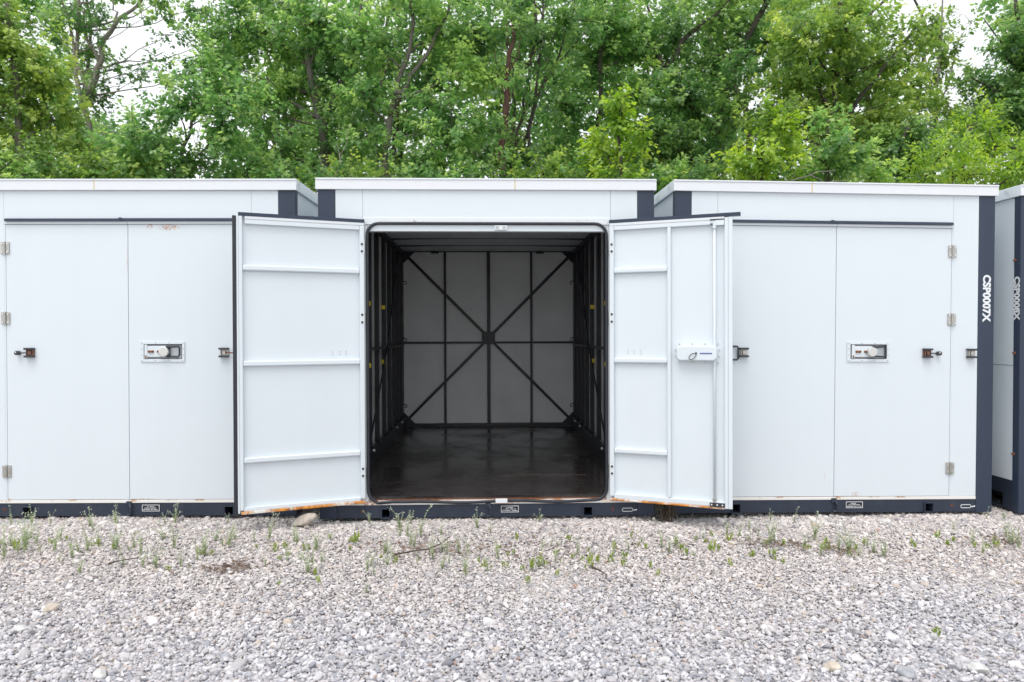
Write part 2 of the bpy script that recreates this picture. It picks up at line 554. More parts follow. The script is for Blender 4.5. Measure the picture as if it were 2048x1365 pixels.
def gravel():
    # jittered grid of points over the yard near the containers, several sizes
    def grid(x0, x1, y0, y1, st, keep=1.0):
        nx, ny = int((x1 - x0) / st), int((y1 - y0) / st)
        gx, gy = np.meshgrid(np.arange(nx), np.arange(ny))
        p = np.stack([x0 + (gx.ravel() + rng.random(nx * ny)) * st, y0 + (gy.ravel() + rng.random(nx * ny)) * st], 1)
        p = p[rng.random(len(p)) < keep]
        return p[np.abs(p[:, 0]) < 0.8 * p[:, 1] + 2.0]
    a = grid(-6.2, 6.2, 2.0, 5.6, 0.0108)
    bb = grid(-6.2, 6.2, 2.0, 5.5, 0.045, 0.75)
    c = grid(-6.2, 6.2, 2.0, 5.4, 0.20, 0.55)
    pts = np.concatenate([a, bb, c])
    size = np.concatenate([rng.lognormal(math.log(0.0054), 0.32, len(a)), rng.lognormal(math.log(0.0090), 0.25, len(bb)), rng.lognormal(math.log(0.0145), 0.25, len(c))])
    size *= np.interp(pts[:, 1], [2.4, 3.0, 3.8, 4.5, 4.85], [1.12, 1.05, 0.97, 1.0, 1.28])
    n = len(pts)
    z = GZ + 0.004 + rng.random(n) ** 1.5 * 0.013 + size * 0.2
    # soft heaps and wheel-worn hollows
    z += 0.008 * np.sin(pts[:, 0] * 2.3 + 1) * np.sin(pts[:, 1] * 2.9) + 0.006 * np.sin(pts[:, 0] * 5.1) * np.cos(pts[:, 1] * 4.3)
    z -= 0.014 * np.clip((pts[:, 1] - 4.86) / 0.08, 0, 1) * (np.abs(pts[:, 0]) < 3.9)      # shaped lower along the rails to leave a dark shadow gap
    rot = np.stack([rng.normal(0, 0.35, n), rng.normal(0, 0.35, n), rng.random(n) * 6.283], 1)
    scl = size[:, None] * np.stack([rng.uniform(0.9, 1.5, n), rng.uniform(0.75, 1.1, n), rng.uniform(0.5, 0.9, n)], 1)
    var = rng.integers(0, 10, n)
    me = bpy.data.meshes.new('gravel')
    me.vertices.add(n)
    me.vertices.foreach_set('co', np.column_stack([pts, z]).astype(np.float32).ravel())
    for nm, arr in (('rot', rot), ('scl', scl)):
        at_ = me.attributes.new(nm, 'FLOAT_VECTOR', 'POINT')
        at_.data.foreach_set('vector', arr.astype(np.float32).ravel())
    at_ = me.attributes.new('var', 'INT', 'POINT')
    at_.data.foreach_set('value', var.astype(np.int32))
    o = bpy.data.objects.new('gravel', me)
    COL.objects.link(o)
    me.materials.append(M['stone'])
    ng = bpy.data.node_groups.new('gravel_scatter', 'GeometryNodeTree')
    ng.interface.new_socket('Geometry', in_out='INPUT', socket_type='NodeSocketGeometry')
    ng.interface.new_socket('Geometry', in_out='OUTPUT', socket_type='NodeSocketGeometry')
    N, L = ng.nodes, ng.links
    gi, go = N.new('NodeGroupInput'), N.new('NodeGroupOutput')
    join = N.new('GeometryNodeJoinGeometry')
    for k in range(10):
        ico = N.new('GeometryNodeMeshIcoSphere')
        ico.inputs['Radius'].default_value = 1
        ico.inputs['Subdivisions'].default_value = 3
        pos = N.new('GeometryNodeInputPosition')
        ad = N.new('ShaderNodeVectorMath')
        ad.operation = 'ADD'
        ad.inputs[1].default_value = (k * 7.3, k * 3.1, k * 5.7)
        L.new(pos.outputs[0], ad.inputs[0])
        vor = N.new('ShaderNodeTexVoronoi')
        vor.feature = 'SMOOTH_F1'
        vor.inputs['Scale'].default_value = 0.75
        vor.inputs['Smoothness'].default_value = 0.25
        L.new(ad.outputs[0], vor.inputs['Vector'])
        nz = N.new('ShaderNodeTexNoise')
        nz.inputs['Scale'].default_value = 0.9
        nz.inputs['Detail'].default_value = 3
        L.new(ad.outputs[0], nz.inputs['Vector'])
        s1 = N.new('ShaderNodeMath')
        s1.operation = 'MULTIPLY_ADD'
        L.new(nz.outputs[0], s1.inputs[0])
        s1.inputs[1].default_value = 1.3
        s1.inputs[2].default_value = 0.75
        s2 = N.new('ShaderNodeMath')
        s2.operation = 'MULTIPLY_ADD'
        L.new(vor.outputs['Distance'], s2.inputs[0])
        s2.inputs[1].default_value = -0.62
        L.new(s1.outputs[0], s2.inputs[2])
        sc = N.new('ShaderNodeVectorMath')
        sc.operation = 'SCALE'
        L.new(pos.outputs[0], sc.inputs[0])
        L.new(s2.outputs[0], sc.inputs['Scale'])
        sp = N.new('GeometryNodeSetPosition')
        L.new(ico.outputs['Mesh'], sp.inputs['Geometry'])
        L.new(sc.outputs[0], sp.inputs['Position'])
        ss = N.new('GeometryNodeSetShadeSmooth')
        L.new(sp.outputs[0], ss.inputs[0])
        sm = N.new('GeometryNodeSetMaterial')
        sm.inputs['Material'].default_value = M['stone']
        L.new(ss.outputs[0], sm.inputs['Geometry'])
        ti = N.new('GeometryNodeGeometryToInstance')
        L.new(sm.outputs[0], ti.inputs[0])
        L.new(ti.outputs[0], join.inputs[0])
    iop = N.new('GeometryNodeInstanceOnPoints')
    L.new(gi.outputs[0], iop.inputs['Points'])
    L.new(join.outputs[0], iop.inputs['Instance'])
    iop.inputs['Pick Instance'].default_value = True

    def named(nm, dt):
        a_ = N.new('GeometryNodeInputNamedAttribute')
        a_.data_type = dt
        a_.inputs['Name'].default_value = nm
        return a_.outputs[0]
    L.new(named('var', 'INT'), iop.inputs['Instance Index'])
    e2r = N.new('FunctionNodeEulerToRotation')
    L.new(named('rot', 'FLOAT_VECTOR'), e2r.inputs[0])
    L.new(e2r.outputs[0], iop.inputs['Rotation'])
    L.new(named('scl', 'FLOAT_VECTOR'), iop.inputs['Scale'])
    L.new(iop.outputs[0], go.inputs[0])
    md = o.modifiers.new('scatter', 'NODES')
    md.node_group = ng
    tag(o, 'loose pale grey crushed stones covering the yard', kind='stuff')
gravel()

# ------------------------------------------------------------------ storage containers
HW, PW = 1.22, 0.124
ZT, ZF = 2.444, 2.363
DEPTH = 3.93
CG = 'white storage containers standing in a row'

def placard(parent, x0, x1, z0, z1, y):
    m = MB()
    m.mat(M['plate']).box(x0, x1, y - 0.004, y, z0, z1)
    w = 0.0035
    yf = y - 0.0055
    m.mat(M['print'])
    for a in ((x0, x1, z0, z0 + w), (x0, x1, z1 - w, z1), (x0, x0 + w, z0 + w, z1 - w), (x1 - w, x1, z0 + w, z1 - w)):
        m.box(a[0], a[1], yf, y - 0.0042, a[2], a[3])
    # three centred lines of small worn lettering, too small to read
    cx, hgt = (x0 + x1) / 2, (z1 - z0)
    for zc, half, n in ((z1 - hgt * 0.27, (x1 - x0) * 0.21, 8), (z1 - hgt * 0.50, (x1 - x0) * 0.35, 15), (z1 - hgt * 0.74, (x1 - x0) * 0.43, 22)):
        st = 2 * half / n
        for i in range(n):
            if random.random() < 0.12:
                continue
            hh = random.choice((0.0022, 0.0028, 0.0032))
            m.box(cx - half + i * st, cx - half + (i + 0.68) * st, yf, y - 0.0042, zc - hh, zc + hh * 0.9)
    return m.build('placard', None, parent)

def pocket(parent, x0, x1, z0, z1, side=None):
    """open square forklift tube, let into a rail"""
    t = 0.007
    m = MB()
    y0, y1 = -0.014, 0.34
    m.mat(M['navy_rail'])
    m.box(x0, x1, y0, y1, z1 - t, z1)
    m.box(x0, x1, y0, y1, z0, z0 + t)
    m.box(x0, x0 + t, y0, y1, z0 + t, z1 - t)
    m.box(x1 - t, x1, y0, y1, z0 + t, z1 - t)
    m.mat(M['black']).box(x0 + t, x1 - t, y1 - 0.01, y1, z0 + t, z1 - t)
    return m.build('forklift_pocket', None, parent, bevel=0.0015)

def hinge(parent, x, z, mat, tilt=1):
    m = MB().mat(mat)
    hh = 0.043
    m.box(x - 0.031, x - 0.006, -0.008, -0.002, z - hh, z + hh)
    m.box(x + 0.006, x + 0.031, -0.008, -0.002, z - hh, z + hh)
    for k in range(5):
        za = z - hh - 0.004 + k * (2 * hh + 0.008) / 5
        m.tube([(x, -0.012, za + 0.001), (x, -0.012, za + (2 * hh + 0.008) / 5 - 0.001)], 0.0075, 8)
    m.mat(M['chrome'])
    for sx in (-0.019, 0.019):
        for sz in (-0.029, 0.029):
            m.disc((x + sx, z + sz), 0.0062, -0.012, -0.0075, 8)
    return m.build('hinge', None, parent)

def bracket(parent, x, z, mat, rod=0, knob=False):
    """padlock keeper: two dark cheeks, a plate between them, a rod to a knob or staple"""
    m = MB()
    m.mat(M['dark_metal'])
    for s in (-1, 1):
        zc = z + s * 0.028
        m.prism([(x - 0.033, zc - 0.007), (x + 0.033, zc - 0.007), (x + 0.033, zc + 0.007), (x - 0.033, zc + 0.007)], -0.034, -0.002)
    m.mat(mat)
    m.box(x - 0.031, x + 0.031, -0.012, -0.003, z - 0.022, z + 0.022)
    m.box(x - 0.010, x + 0.013, -0.024, -0.012, z - 0.015, z + 0.015)
    m.tube([(x - 0.020, -0.018, z - 0.018), (x - 0.020, -0.018, z + 0.018)], 0.005, 8)
    o = m.build('lock_keeper', None, parent, bevel=0.002)
    if rod:
        m = MB().mat(M['dark_metal'] if knob else M['rusty'])
        m.tube([(x + rod * 0.012, -0.022, z), (x + rod * 0.078, -0.026, z - 0.002)], 0.0042, 7)
        if knob:
            m.mat(M['dark_metal'])
            m.disc((x + rod * 0.084, z - 0.002), 0.016, -0.034, -0.006, 12)
            m.mat(M['chrome']).disc((x + rod * 0.084 - 0.003, z + 0.003), 0.006, -0.037, -0.0345, 8)
        m.build('lock_pin', None, parent)
    return o

def handle(parent, mirror_rust=0):
    """recessed lock box of the closed door: riveted plate, white slide, bolts, disc lock and dark pull loop"""
    x0, x1, z0, z1 = 0.088, 0.410, 1.112, 1.260
    a0, a1, c0, c1 = 0.113, 0.392, 1.134, 1.242
    m = MB().mat(M['white_clean'])
    for q in ((x0, x1, c1, z1), (x0, x1, z0, c0), (x0, a0, c0, c1), (a1, x1, c0, c1)):
        m.box(q[0], q[1], -0.008, -0.0025, q[2], q[3])
    m.mat(M['steel'])
    for i in range(4):
        xx = x0 + 0.014 + i * (x1 - x0 - 0.028) / 3
        for zz in (z0 + 0.011, z1 - 0.009):
            m.disc((xx, zz), 0.0042, -0.0105, -0.008, 8)
    for zz in (z0 + 0.052, z1 - 0.052):
        m.disc((x0 + 0.011, zz), 0.0042, -0.0105, -0.008, 8)
        m.disc((x1 - 0.009, zz), 0.0042, -0.0105, -0.008, 8)
    m.build('lock_plate', None, parent, bevel=0.0015)
    m = MB()
    m.mat(M['white_clean']).box(a0 + 0.001, a1 - 0.001, 0.012, 0.016, c0 + 0.001, c1 - 0.001)
    m.mat(M['dark_metal'])
    for q in ((a0, a1, c1 - 0.006, c1), (a0, a1, c0, c0 + 0.006), (a0, a0 + 0.006, c0 + 0.006, c1 - 0.006), (a1 - 0.006, a1, c0 + 0.006, c1 - 0.006)):
        m.box(q[0], q[1], -0.002, 0.0115, q[2], q[3])
    m.build('lock_recess', None, parent)
    m = MB().mat(M['white_clean'])
    m.box(a0 + 0.010, a0 + 0.178, -0.010, 0.0115, c0 + 0.014, c1 - 0.014)
    m.box(a0 + 0.008, a0 + 0.028, -0.014, -0.010, c0 + 0.004, c1 - 0.004)
    m.build('lock_slide', None, parent, bevel=0.003)
    for xx in (a0 + 0.056, a0 + 0.122):
        m = MB().mat(M['rusty'])
        m.tube([(xx - 0.014, -0.016, 1.188), (xx + 0.014, -0.016, 1.188)], 0.006, 8)
        m.disc((xx - 0.012, 1.188), 0.009, -0.021, -0.010, 8)
        m.disc((xx + 0.012, 1.188), 0.009, -0.021, -0.010, 8)
        m.build('lock_bolt', None, parent)
    bx('rust_streak', M['rusty'], parent, a0 + 0.013, a0 + 0.024, -0.0148, -0.0142, c0 + 0.006, c0 + 0.026)
    m = MB().mat(M['chrome'])
    m.disc((a0 + 0.155, 1.186), 0.036, -0.036, -0.0105, 24)
    m.build('disc_padlock', M['chrome'], parent, bevel=0.005)
    # dark pull loop
    xa, xb, za, zb = a0 + 0.178, a1 - 0.016, c0 + 0.012, c1 - 0.012
    m = MB().mat(M['dark_metal'])
    m.tube([(xa, -0.012, za + 0.008), (xb - 0.01, -0.012, za + 0.004), (xb, -0.012, za + 0.016), (xb, -0.012, zb - 0.016), (xb - 0.01, -0.012, zb - 0.004), (xa, -0.012, zb - 0.008)], 0.0075, 8)
    m.box(xa - 0.012, xa + 0.008, -0.018, 0.0115, za, zb)
    m.build('pull_loop', None, parent)

def container(label, loc, rot, open_doors=False, code=None, side_code=None, fascia_joint=-0.2, door_spots=((), ()), dress_left=True, dress_right=True, small=False):
    C = thing('storage_container', label, 'container', loc, rot, CG)
    W = M['white']
    # roof and its folded edge trim
    bx('roof', M['white_dirty'], C, -HW + 0.01, HW - 0.01, 0.012, DEPTH - 0.01, ZT - 0.05, ZT - 0.006)
    fe = HW + 0.014
    j = fascia_joint
    for a, b_ in ((-fe, j - 0.0012), (j + 0.0012, fe)):
        m = MB().mat(M['fascia'])
        m.box(a, b_, -0.019, 0.012, ZF, ZT)
        m.box(a, b_, -0.024, -0.0195, ZT - 0.012, ZT)      # rolled lip
        m.build('fascia', None, C, bevel=0.003)
    MB().box(j - 0.004, j + 0.004, -0.0198, -0.0192, ZF + 0.004, ZT - 0.006).build('fascia_joint', M['stain'], C)
    for s in (-1, 1):
        x0, x1 = s * (fe - 0.022), s * fe
        bx('side_fascia', M['white_dirty'], C, x0, x1, 0.0125, DEPTH + 0.014, ZF, ZT, bevel=0.003)
    # posts
    for s in (-1, 1):
        p = MB().mat(M['navy'])
        p.box(s * (HW - PW), s * HW, -0.003, 0.008, -0.018, ZF - 0.001)
        p.box(s * (HW - 0.008), s * HW, 0.008, 0.062, -0.018, ZF - 0.001)
        p.box(s * (HW - PW), s * (HW - 0.0085), 0.0085, 0.055, -0.018, ZF - 0.001)
        po = p.build('corner_post', None, C, bevel=0.003)
        if s > 0 and code:
            R = Matrix(((0, 1, 0, 1.158), (0, 0, -1, -0.0036), (-1, 0, 0, 1.597), (0, 0, 0, 1)))
            text_mesh('lettering', code, 0.0795, M['print'], po, R, fat=0.0034)
        if s < 0 and side_code:
            R = Matrix(((0, 0, -1, -HW - 0.0006), (0, -1, 0, 0.0325), (-1, 0, 0, 1.60), (0, 0, 0, 1)))
            text_mesh('lettering', side_code, 0.074, M['print'], po, R, fat=0.003)
        if s < 0 and side_code:
            for zz in (1.885, 1.185, 0.42):
                m = MB()
                m.mat(M['rusty']).tube([(-HW - 0.012, 0.044, zz), (-HW, 0.044, zz)], 0.010, 8)
                m.mat(M['chrome']).tube([(-HW - 0.009, 0.060, zz), (-HW, 0.060, zz)], 0.006, 8)
                m.build('bolt', None, po)
    for s in (-1, 1):
        bx('rear_post', M['black_steel'], C, s * (HW - 0.12), s * (HW - 0.002), DEPTH, DEPTH + 0.012, 0.0, ZF - 0.001)
        # side walls: two sheets with a joint, over a dark bottom rail with forklift openings
        for z0, z1 in ((0.215, 1.088), (1.092, ZF - 0.001)):
            bx('side_panel', M['white_clean'], C, s * (HW - 0.030), s * (HW - 0.006), 0.063, DEPTH - 0.001, z0, z1)
        m = MB().mat(M['navy_rail'])
        xo, xi = s * (HW - 0.004), s * (HW - 0.05)
        ys = [0.063, 0.16, 0.34, 1.7, 1.88, 3.4, 3.58, DEPTH - 0.002]
        for i in range(0, len(ys), 2):
            m.box(xi, xo, ys[i], ys[i + 1], -0.012, 0.213)
        for i in range(1, len(ys) - 1, 2):
            m.box(xi, xo, ys[i], ys[i + 1], 0.10, 0.213)
            m.box(xi, xo, ys[i], ys[i + 1], -0.012, 0.0)
        m.build('bottom_side_rail', None, C)
    # front: header, jambs, sill, base rail
    hd = MB().mat(W)
    hd.box(-0.8985, 0.8985, 0.0, 0.03, 2.163 if open_doors else 2.1185, ZF - 0.0005)
    hd.build('header_panel', None, C)
    for s in (-1, 1):
        m = MB().mat(W)
        m.box(s * 0.9005, s * (HW - PW - 0.0015), 0.0, 0.03, 0.1035, ZF - 0.0005)
        m.box(s * 0.8895, s * 0.9005, 0.001, 0.03, 0.1035, 2.1165)
        m.build('jamb_panel', None, C)
    sl = MB().mat(M['sill_open'] if open_doors else M['sill'])
    sl.box(-(HW - PW - 0.0015), HW - PW - 0.0015, -0.004, 0.05, 0.080, 0.1015)
    sl.build('sill', None, C, bevel=0.002)
    px = [(-0.778, -0.708), (0.692, 0.765)]
    m = MB().mat(M['navy_rail'])
    zb, zt = -0.015, 0.0795
    xs = [-(HW - PW - 0.002), px[0][0], px[0][1], px[1][0], px[1][1], HW - PW - 0.002]
    for i in (0, 2, 4):
        m.box(xs[i] + (0.0005 if i else 0), xs[i + 1] - (0.0005 if i < 4 else 0), 0.0, 0.055, zb, zt)
    for a, b_ in px:
        m.box(a, b_, 0.0, 0.055, 0.0585, zt)
    rail = m.build('base_rail', None, C)
    for a, b_ in px:
        pocket(rail, a, b_, -0.019, 0.058)
    # bent lock hook in the middle of the rail
    m = MB().mat(M['navy_rail'])
    m.box(-0.022, 0.017, -0.012, -0.001, 0.060, 0.092)
    m.tube([(0.004, -0.006, 0.075), (0.016, -0.02, 0.05), (0.018, -0.022, 0.025), (0.012, -0.016, 0.0), (-0.008, -0.01, -0.008)], [0.010, 0.009, 0.0085, 0.0085, 0.0105], 8)
    m.build('lock_hook', None, rail, bevel=0.002)
    placard(rail, 0.092, 0.220, 0.018, 0.066, -0.0005)
    for s in (-1, 1):
        m = MB()
        m.mat(M['rusty']).disc((s * 0.912, 0.034), 0.011, -0.0016, 0, 12)
        m.mat(M['black']).disc((s * 0.912, 0.034), 0.0062, -0.0022, -0.0017, 10)
        m.build('bolt_hole', None, rail)
    m = MB().mat(M['print'])
    x0, x1, z0, z1, w = 0.980, 1.060, 0.012, 0.040, 0.0045
    for q in ((x0 + w, x1 - w, z0, z0 + w), (x0 + w, x1 - w, z1 - w, z1), (x0, x0 + w, z0 + w, z1 - w), (x1 - w, x1, z0 + w, z1 - w)):
        m.box(q[0], q[1], -0.002, -0.0003, q[2], q[3])
    m.bar((1.064, -0.001, 0.022), (1.092, -0.001, 0.027), 0.008, 0.0016, up=(0, 1, 0))
    m.build('stencil_mark', None, rail)
    # closing walls
    if not open_doors:
        bx('rear_panel', M['white_clean'], C, -HW + 0.121, HW - 0.121, DEPTH + 0.001, DEPTH + 0.02, 0.0, ZF - 0.001)
        bx('floor', M['black'], C, -1.16, 1.16, 0.06, DEPTH - 0.01, 0.05, 0.10)
    if open_doors:
        return C
    # closed doors
    bx('door_frame', M['black'], C, -0.90, 0.90, 0.034, 0.05, 0.102, 2.17)  # black backing sheet behind both leaves; shade of the door gaps is its colour
    for s in (-1, 1):
        sp = door_spots[0 if s < 0 else 1]
        dm = paint('door_paint', WHITE, speck=0.45, speck_col=(0.35, 0.35, 0.36), spots=sp) if sp else W
        x0, x1 = s * 0.0022, s * 0.8855
        m = MB().mat(dm)
        if s < 0:
            m.box(x0, x1, 0.0, 0.032, 0.1055, 2.1155)
        else:      # the right leaf has the opening for the lock box
            a0, a1, c0, c1 = 0.113, 0.392, 1.134, 1.242
            m.box(0.0022, a0, 0.0, 0.032, 0.1055, 2.1155)
            m.box(a1, x1, 0.0, 0.032, 0.1055, 2.1155)
            m.box(a0, a1, 0.0, 0.032, 0.1055, c0)
            m.box(a0, a1, 0.0, 0.032, c1, 2.1155)
        d = m.build('door', None, C)
        # white head trim and dark rain hood over each leaf
        bx('head_trim', W, d, s * 0.0015, s * 0.888, -0.010, -0.0005, 2.1185, 2.1365)
        m = MB().mat(M['navy'])
        za = 2.1370 if s < 0 else 2.1385
        xa, xb = (-0.881, -0.047) if s < 0 else (-0.046, 0.885)
        vs, fs = [], []
        for x in (xa, xb):
            vs += [(x, -0.0005, za + 0.024), (x, -0.022, za + 0.019), (x, -0.024, za), (x, -0.0005, za + 0.0005)]
        fs = [(0, 1, 5, 4), (1, 2, 6, 5), (2, 3, 7, 6), (3, 0, 4, 7), (3, 2, 1, 0), (4, 5, 6, 7)]
        m.add(vs, fs)
        if s > 0:
            m.box(-0.054, -0.030, -0.0265, -0.0242, za - 0.001, za + 0.024)
        m.build('rain_hood', None, d)
        for k, z in enumerate((1.945, 1.433, 0.314)):
            if (s > 0 and dress_right) or (s < 0 and dress_left):
                hinge(d, s * 0.890, z, M['steel'])
        if s > 0:
            handle(d)
        if s < 0 and dress_left:
            bracket(d, -0.711, 1.182, M['padlock_rust'], rod=-1, knob=True)
        if s > 0:
            bracket(d, 0.700, 1.180, M['padlock_rust'] if code else M['steel'], rod=1, knob=bool(code))
    return C

# ------------------------------------------------------------------ left closed container
left = container('closed white storage container at the left with rust marks along its door top',
                 (-2.6334, 5.0969, -0.0046), (0, -0.0047, -0.0251), fascia_joint=-0.233,
                 door_spots=(((-0.006, 1.85, 0.006, 0.12, 0.5), (-0.3, 0.106, 0.5, 0.005, 0.7), (-0.88, 0.108, 0.03, 0.015, 0.8)),
                             ((0.30, 2.095, 0.085, 0.028, 1.6), (0.16, 2.10, 0.03, 0.022, 1.2), (0.10, 0.106, 0.14, 0.007, 1.3))))

# ------------------------------------------------------------------ right closed container (CSP0007X)
right = container('closed white storage container with CSP0007X lettered on its dark corner post',
                  (2.5715, 5.0318, 0.0071), (0, 0.0039, 0.0141), code='CSP0007X', fascia_joint=-0.198,
                  door_spots=(((-0.07, 0.26, 0.008, 0.06, 0.35), (-0.3, 0.106, 0.3, 0.004, 0.7)),
                              ((0.165, 0.115, 0.035, 0.030, 1.1), (0.10, 0.106, 0.2, 0.004, 1.0))), dress_left=False)
bracket(right, 1.039, 1.180, M['steel'])
bracket(right, -0.700, 1.178, M['steel'])
m = MB().mat(M['dark_metal'])
m.tube([(-0.785, -0.012, 1.222), (-0.752, -0.02, 1.222), (-0.743, -0.02, 1.212), (-0.743, -0.02, 1.132), (-0.752, -0.02, 1.124), (-0.785, -0.012, 1.124)], 0.0075, 8)
m.build('pull_loop', None, right)

# ------------------------------------------------------------------ far right container (CSP0008X)
far = container('white storage container cut off at the far right edge with CSP0008X on its post',
                (5.190, 5.0127, 0.0), (0, 0, 0.0), side_code='CSP0008X')

# ------------------------------------------------------------------ the open container
C = container('open white storage container with both doors swung out and a dark empty interior',
              (-0.0075, 4.9891, 0.0), (0, -0.0058, 0.0), open_doors=True, fascia_joint=0.201)
# trim over the opening, inner header, seal
m = MB().mat(M['top_rust'])
m.box(-0.8985, 0.8985, -0.006, 0.03, 2.112, 2.1625)
m.build('head_trim', None, C, bevel=0.003)
for s in (-1, 1):
    m = MB().mat(M['top_rust'])
    m.box(s * 0.868, s * 0.889, 0.0015, 0.05, 0.103, 2.1115)
    m.build('door_frame', None, C)

def rrect(x, z0, z1, r, n=7):
    pts = []
    for cx, cz, a0 in ((x - r, z1 - r, 0), (-x + r, z1 - r, 90), (-x + r, z0 + r, 180), (x - r, z0 + r, 270)):
        for k in range(n + 1):
            a = math.radians(a0 + 90 * k / n)
            pts.append((cx + r * math.cos(a), -0.006, cz + r * math.sin(a)))
    return pts
gp = rrect(0.868, 0.103, 2.120, 0.085)
dense = []
for i, p in enumerate(gp):
    q = gp[(i + 1) % len(gp)]
    n = max(1, int((Vector(q) - Vector(p)).length / 0.09))
    for k in range(n):
        v = Vector(p).lerp(Vector(q), k / n)
        if abs(v.z - 0.103) < 0.004:         # the seal sags along the sill
            v.z += 0.006 * math.sin(v.x * 9) + 0.006 * math.exp(-((v.x + 0.72) / 0.06) ** 2) - 0.004
        dense.append(v)
m = MB()
m.tube(dense, 0.0115, 8, closed=True)
m.build('door_seal', M['rubber'], C, smooth=True)
m = MB().mat(M['white_clean'])
m.box(-0.866, 0.866, 0.002, 0.06, 2.066, 2.1115)
m.build('inner_header', None, C)
# keeper plates at the head and the sill
m = MB()
m.mat(M['print']).box(0.052, 0.138, -0.032, -0.002, 0.092, 0.119)
m.mat(M['rusty']).box(0.05, 0.14, -0.033, -0.0005, 0.0885, 0.0915)
m.build('sill_keeper', None, C, bevel=0.002)
m = MB()
m.mat(M['white_clean']).box(0.052, 0.142, -0.014, 0.0015, 2.074, 2.106)
m.mat(M['steel']).box(0.060, 0.082, -0.017, -0.0145, 2.084, 2.100)
m.box(0.110, 0.132, -0.017, -0.0145, 2.084, 2.100)
m.build('head_keeper', None, C)

# interior
FL = 0.128
yy = [0.06, 0.77, 1.66, 2.55, DEPTH - 0.06]
for i in range(4):
    g0, g1 = yy[i] + 0.0015, yy[i + 1] - 0.0015
    MB().box(-1.115, 1.115, g0, g1, FL - 0.02, FL + random.choice((0, 0.0015, 0.001))).build('floor_panel', M['floor'], C)
bx('subfloor', M['rusty'], C, -1.12, 1.12, 0.052, DEPTH - 0.05, 0.08, FL - 0.021)
MB().box(0.10, 0.83, 0.7682, 0.7722, FL - 0.01, FL + 0.0022).build('scuffed_joint', simple('scuffed_edge', (0.22, 0.15, 0.12), 0.7), C)
BW = 1.10                                # half width inside the rear posts
xs = [-BW, -0.568, 0.0, 0.556, BW]
for i in range(4):
    a, b_ = xs[i] + 0.001, xs[i + 1] - 0.001
    bx('rear_panel', M['inner'], C, a, b_, DEPTH - 0.004, DEPTH + 0.012, 0.10, 1.211)
    bx('rear_panel', M['inner'], C, a, b_, DEPTH - 0.004, DEPTH + 0.012, 1.213, 2.43)
B = M['black_steel']
yb = DEPTH - 0.006
for x, w in ((-0.562, 0.028), (0.0, 0.042), (0.553, 0.028)):
    bx('rear_stud', B, C, x - w / 2, x + w / 2, yb - 0.045, yb, 0.172, 2.382, bevel=0.002)
for a, b_ in ((-BW, -0.577), (-0.547, -0.086), (0.078, 0.538), (0.568, BW)):
    bx('rear_rail', B, C, a, b_, yb - 0.036, yb - 0.002, 1.200, 1.226)
bx('rear_sill', B, C, -BW, BW, yb - 0.055, yb - 0.001, FL + 0.003, 0.170)
bx('rear_header', B, C, -BW, BW, yb - 0.055, yb - 0.001, 2.384, 2.438)
pc = (0.0, 1.274)
bx('centre_plate', B, C, -0.088, 0.080, yb - 0.062, yb - 0.047, 1.194, 1.354, bevel=0.003)
